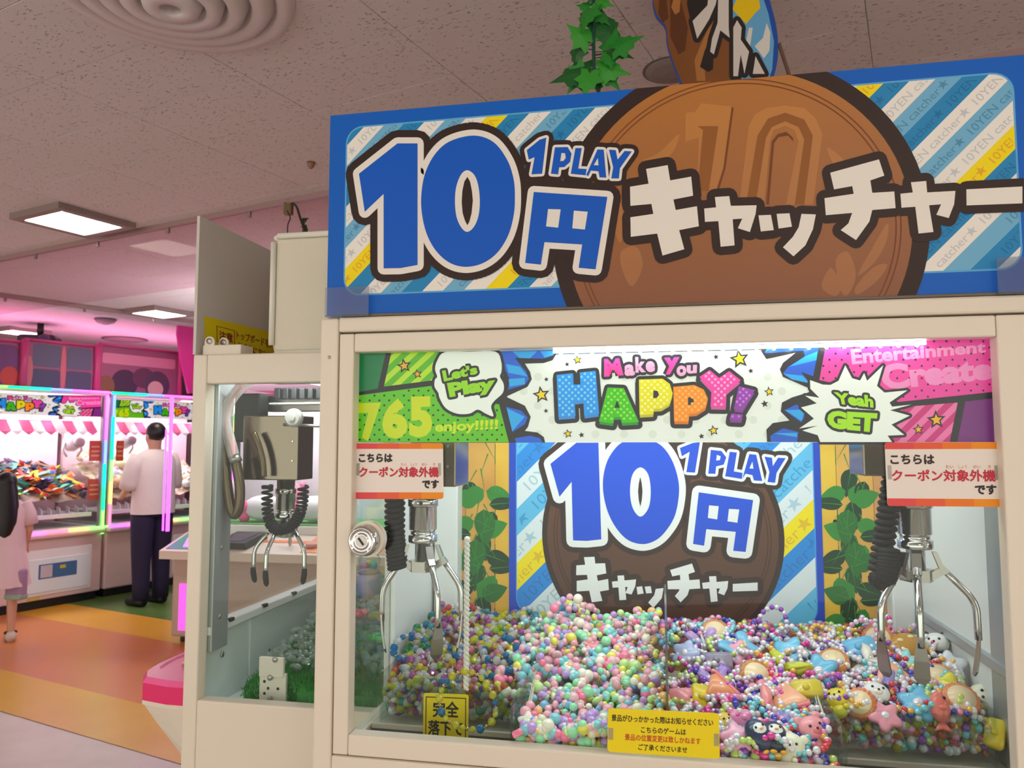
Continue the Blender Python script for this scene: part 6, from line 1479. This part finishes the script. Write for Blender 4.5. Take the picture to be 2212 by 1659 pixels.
for sx in (-1, 1):
    v, f = sphere((sx * .078, .0, 1.565), .024, 10, 7, (.45, .8, 1.2)); obj('ear', [p * k for p in v], f, SKIN, man, True, True)
    v, f = sphere((sx * .03, -.085, 1.585), .009, 8, 6); obj('eye', [p * k for p in v], f, BLACKP, man, True, True)
v, f = sphere((0, -.088, 1.515), .02, 8, 6, (1.1, .4, .35)); obj('mouth', [p * k for p in v], f, mat('lips', (176, 96, 92), .5), man, True, True)
# the girl at the picture's edge
gp_ = on(-4, 1388, 2, 0)
girl, k = human('person', gp_, R(228), 1.27, 'person with long black hair, pale pink pleated dress and a lilac bag', [((-.22, .02, 1.12), (-.2, -.12, .92)), ((.22, .02, 1.12), (.21, -.05, .88))])
DRM = mat('dress_pink', (226, 196, 202), .85)
ell(girl, 'dress_top', [(0, .01, 1.44, .08, .07), (0, .01, 1.40, .15, .10), (0, .01, 1.33, .20, .125), (0, .01, 1.15, .19, .14), (0, .01, .98, .20, .15), (0, .01, .92, .205, .155)], k, DRM)
ell(girl, 'pleated_skirt', [(0, .01, .98, .19, .15), (0, .01, .85, .21, .18), (0, .01, .66, .235, .21), (0, .01, .56, .25, .225)], k, DRM, 56, (14, .07))
v, f = sphere((0, .02, 1.60), .112, 16, 10, (.9, .98, .95)); hr = obj('hair', [p * k for p in v], f, HAIRM, girl, True, True)
ell(girl, 'hair_length', [(0, .045, 1.64, .08, .075), (0, .06, 1.52, .10, .075), (0, .09, 1.36, .115, .06), (0, .115, 1.2, .10, .05), (0, .12, 1.08, .07, .04), (0, .12, .98, .025, .02)], k, HAIRM)
for sx in (-1, 1):
    limb(girl, 'sleeve', [(sx * .15, .005, 1.38), (sx * .2, .005, 1.28), (sx * .22, .01, 1.16)], [.08, .075, .08], k, DRM)
    limb(girl, 'shoe', [(sx * .1, .08, .045), (sx * .102, .02, .055), (sx * .106, -.1, .042), (sx * .108, -.16, .03)], [.045, .056, .05, .028], k, mat('sneaker', (214, 196, 184), .6))
    limb(girl, 'shoe_strap', [(sx * .1 - .05, .03, .09), (sx * .1, -.01, .10), (sx * .1 + .05, .03, .09)], [.014, .016, .014], k, BLACKP)
    v, f = sphere((sx * .03, -.085, 1.585), .009, 8, 6); obj('eye', [p * k for p in v], f, BLACKP, girl, True, True)
v, f = sphere((0, -.088, 1.515), .02, 8, 6, (1.1, .4, .35)); obj('mouth', [p * k for p in v], f, mat('lips', (176, 96, 92), .5), girl, True, True)
bq = on(36, 1255, 1, gp_.y + .02)
bg_ = empty('shoulder_bag', bq, 'lilac and pale green shoulder bag hanging beside the pink dress', 'bag')
v, f = box(bq + Vector((-.07, -.04, -.13)), bq + Vector((.07, .04, .09)), .02, 3); obj('pouch', v, f, mat('bag_lilac', (166, 130, 166), .6), bg_)
v, f = box(bq + Vector((-.071, -.042, -.135)), bq + Vector((.071, .042, -.09)), .012); obj('base_band', v, f, mat('bag_mint', (150, 176, 160), .6), bg_)
v, f = tube(spline([bq + Vector((.04, 0, .08)), bq + Vector((-.05, .0, .25)), bq + Vector((-.15, .02, .45)), bq + Vector((-.20, .08, .50))], 6, False), .009, 8); obj('strap', v, f, mat('bag_strap', (190, 150, 170), .6), bg_, True)
# ================================================================== ivy and hanging coin sign over the machine
LG = [mat('ivy_a', (38, 140, 44), .45), mat('ivy_b', (24, 100, 40), .45), mat('ivy_c', (58, 160, 50), .45)]
STEM = mat('ivy_stem', (20, 74, 60), .5); TWIG = mat('ivy_twig', (60, 62, 40), .6)
IVY = [(0, 0), (.14, -.16), (.42, -.22), (.36, .05), (.62, .22), (.36, .38), (.34, .56), (.16, .62), (0, 1.0), (-.16, .62), (-.34, .56), (-.36, .38), (-.62, .22), (-.36, .05), (-.42, -.22), (-.14, -.16)]
def ivy_leaf(parent, base, tip, nrm, w_, m):
    base, tip = Vector(base), Vector(tip); u = tip - base; L = u.length; u.normalize(); s_ = Vector(nrm).normalized().cross(u).normalized(); n = u.cross(s_)
    pts = [base + u * (y * L) + s_ * (x * L * w_) - n * (.28 * L * (x * x) + .10 * L * y * y) for x, y in IVY]
    c = base + u * .35 * L + n * .03 * L; v = pts + [c] + [p + n * .0006 for p in pts] + [c + n * .0006]; k = len(IVY); f = []
    for i in range(k): f += [(i, (i + 1) % k, k), (k + 1 + (i + 1) % k, k + 1 + i, 2 * k + 1), (i, k + 1 + i, k + 1 + (i + 1) % k, (i + 1) % k)]
    return obj('leaf', v, f, m, parent)
YI = .80
iv = empty('artificial_ivy', P(1283, 180, YI), 'artificial ivy garland hanging on a green stem above the blue sign', 'ivy')
v, f = tube(spline([P(1284, -260, YI), P(1283, -40, YI), P(1282, 80, YI), P(1284, 190, YI)], 6, False), .0042, 8); obj('stem', v, f, STEM, iv, True)
leaves = [((1276, 20), (1258, 62), 0), ((1290, 5), (1325, 10), 2), ((1272, 15), (1246, 10), 0), ((1293, 40), (1338, 96), 1), ((1270, 90), (1228, 52), 2), ((1262, 92), (1252, 64), 0), ((1296, 50), (1342, 105), 1), ((1330, 105), (1384, 76), 0), ((1328, 110), (1366, 122), 1), ((1322, 112), (1330, 60), 0),
          ((1250, 100), (1240, 150), 1), ((1314, 118), (1322, 148), 0), ((1270, 152), (1194, 172), 1), ((1262, 150), (1228, 198), 0), ((1274, 158), (1262, 205), 2), ((1296, 150), (1356, 156), 2), ((1300, 150), (1338, 190), 0), ((1290, 160), (1292, 205), 1), ((1280, -20), (1240, -8), 1), ((1292, -30), (1330, -20), 0), ((1276, -60), (1250, -110), 2), ((1288, -70), (1322, -120), 1), ((1284, -130), (1260, -180), 0), ((1290, 30), (1318, 52), 0), ((1268, 30), (1250, 60), 1)]
for i, (a, b, c) in enumerate(leaves):
    d = ((i * 37) % 7 - 3) * .008; pa, pb = P(*a, YI + d * .4), P(*b, YI + d)
    e = pb + (pb - pa) * .12
    ivy_leaf(iv, pa, e, (((i * 13) % 5 - 2) * .25, -1, .25), .85, LG[c])
    hub = P(1284, a[1] + 8, YI)
    v, f = tube([hub, (hub + pa) / 2 + Vector((0, -.004, -.004)), pa], .0012, 5); obj('twig', v, f, TWIG, iv)
# small sprig on a hook under the smoke barrier
YH = 2.42; hk = empty('ceiling_hook', P(622, 440, YH), 'small ceiling hook with wire and a leafy sprig by the barrier', 'hook')
boxo('clamp', P(616, 436, YH) - Vector((.01, 0, 0)), P(628, 462, YH) + Vector((0, .03, 0)), mat('clamp_tan', (120, 100, 60), .5), hk, .004)
v, f = tube([P(624, 428, YH), P(623, 440, YH)], .004, 6); obj('stud', v, f, STEEL, hk)
v, f = tube(spline([P(620, 455, YH), P(627, 470, YH), P(622, 485, YH), P(621, 503, YH)], 5, False), .003, 6); obj('wire', v, f, BLACKP, hk)
v, f = tube(spline([P(628, 438, YH), P(640, 446, YH), P(650, 475, YH), P(662, 505, YH)], 5, False), .006, 6); obj('sprig_stem', v, f, TWIG, hk)
for a, b in (((652, 478), (668, 470)), ((655, 488), (666, 496)), ((660, 500), (654, 486))): ivy_leaf(hk, P(*a, YH), P(*b, YH), (0, -1, .3), .8, LG[1])
# hanging coin sign
YG = 1.0
hs = empty('hanging_sign', P(1560, 165, YG), 'coin shaped hanging sign with white brush letters under the ceiling', 'sign')
body = spline([(1428, -120), (1410, -20), (1415, 30), (1436, 58), (1442, 100), (1462, 160), (1490, 205), (1600, 230), (1655, 200), (1678, 140), (1680, 80), (1668, 20), (1640, -60), (1560, -160)], 5)
v, f = prism([P(p.x, p.y, YG) for p in body], (0, .012, 0)); obj('board', v, f, ink((40, 84, 176)), hs)
HS = Sheet(hs, plane_print(YG), (0, -1, 0))
HS.add('striped_field', [[(1578, -60), (1640, -30), (1660, 30), (1672, 90), (1668, 150), (1650, 200), (1575, 215)]], ink((110, 178, 224)), 1)
HS.add('stripe', [[(1590, 0), (1640, 0), (1642, 18), (1630, 30), (1612, 52), (1582, 20)]], ink((246, 206, 20)), 2)
HS.add('stripe', [[(1630, 100), (1648, 82), (1656, 50), (1664, 70), (1662, 110), (1650, 126), (1640, 112)], [(1598, 150), (1618, 60), (1626, 60), (1612, 160)]], ink((232, 226, 218)), 2)
HS.add('coin_print', [spline([(1430, -110), (1412, -20), (1417, 28), (1438, 56), (1444, 100), (1464, 158), (1492, 202), (1575, 222), (1578, 100), (1576, -60), (1540, -140)], 5)], ink((140, 86, 44)), 3)
HS.add('coin_shade', [[(1448, 0), (1470, 0), (1486, 60), (1480, 110), (1466, 118), (1448, 80)], [(1424, 0), (1440, 0), (1444, 40), (1432, 50), (1422, 30)]], ink((104, 60, 36)), 4)
HS.add('coin_light', [[(1500, 130), (1530, 60), (1538, 52), (1520, 120), (1524, 175), (1505, 175)], [(1454, 0), (1470, 0), (1468, 26), (1458, 32), (1450, 16)]], ink((184, 122, 66)), 5)
wl = [[(1496, 46), (1528, 12), (1534, -40), (1556, -40), (1546, 10), (1532, 42), (1506, 84)], [(1552, -30), (1574, -30), (1574, 60), (1576, 82), (1556, 66), (1542, 118), (1534, 112), (1538, 84), (1550, 50)], [(1584, 60), (1592, 44), (1602, 60), (1600, 86), (1618, 112), (1608, 160), (1600, 118), (1594, 165), (1584, 165)], [(1632, 122), (1652, 160), (1626, 160)]]
HS.add('lettering_shadow', wl, ink((50, 42, 40)), 6, 9); HS.add('lettering', wl, ink((226, 216, 206)), 7)  # dark printed outline behind the white letters
HS.add('lettering_shadow', [[(1486, -30), (1540, -30), (1530, 6), (1500, 40), (1490, 38), (1484, 10)]], ink((50, 42, 40)), 5)
HS.add('lettering_shadow', [[(1512, 145), (1522, 110), (1534, 90), (1542, 108), (1540, 150), (1530, 156)]], ink((50, 42, 40)), 6)
v, f = tube([P(1683, 95, YG + .02), P(1704, 160, YG + .08), P(1722, 215, YG + .13)], .005, 8); obj('stay_wire', v, f, mat('stay_brown', (130, 104, 84), .5), hs)
v, f = tube([P(1560, -120, YG + .006), P(1560, -260, YG + .006)], .004, 8); obj('hang_wire', v, f, STEEL, hs)
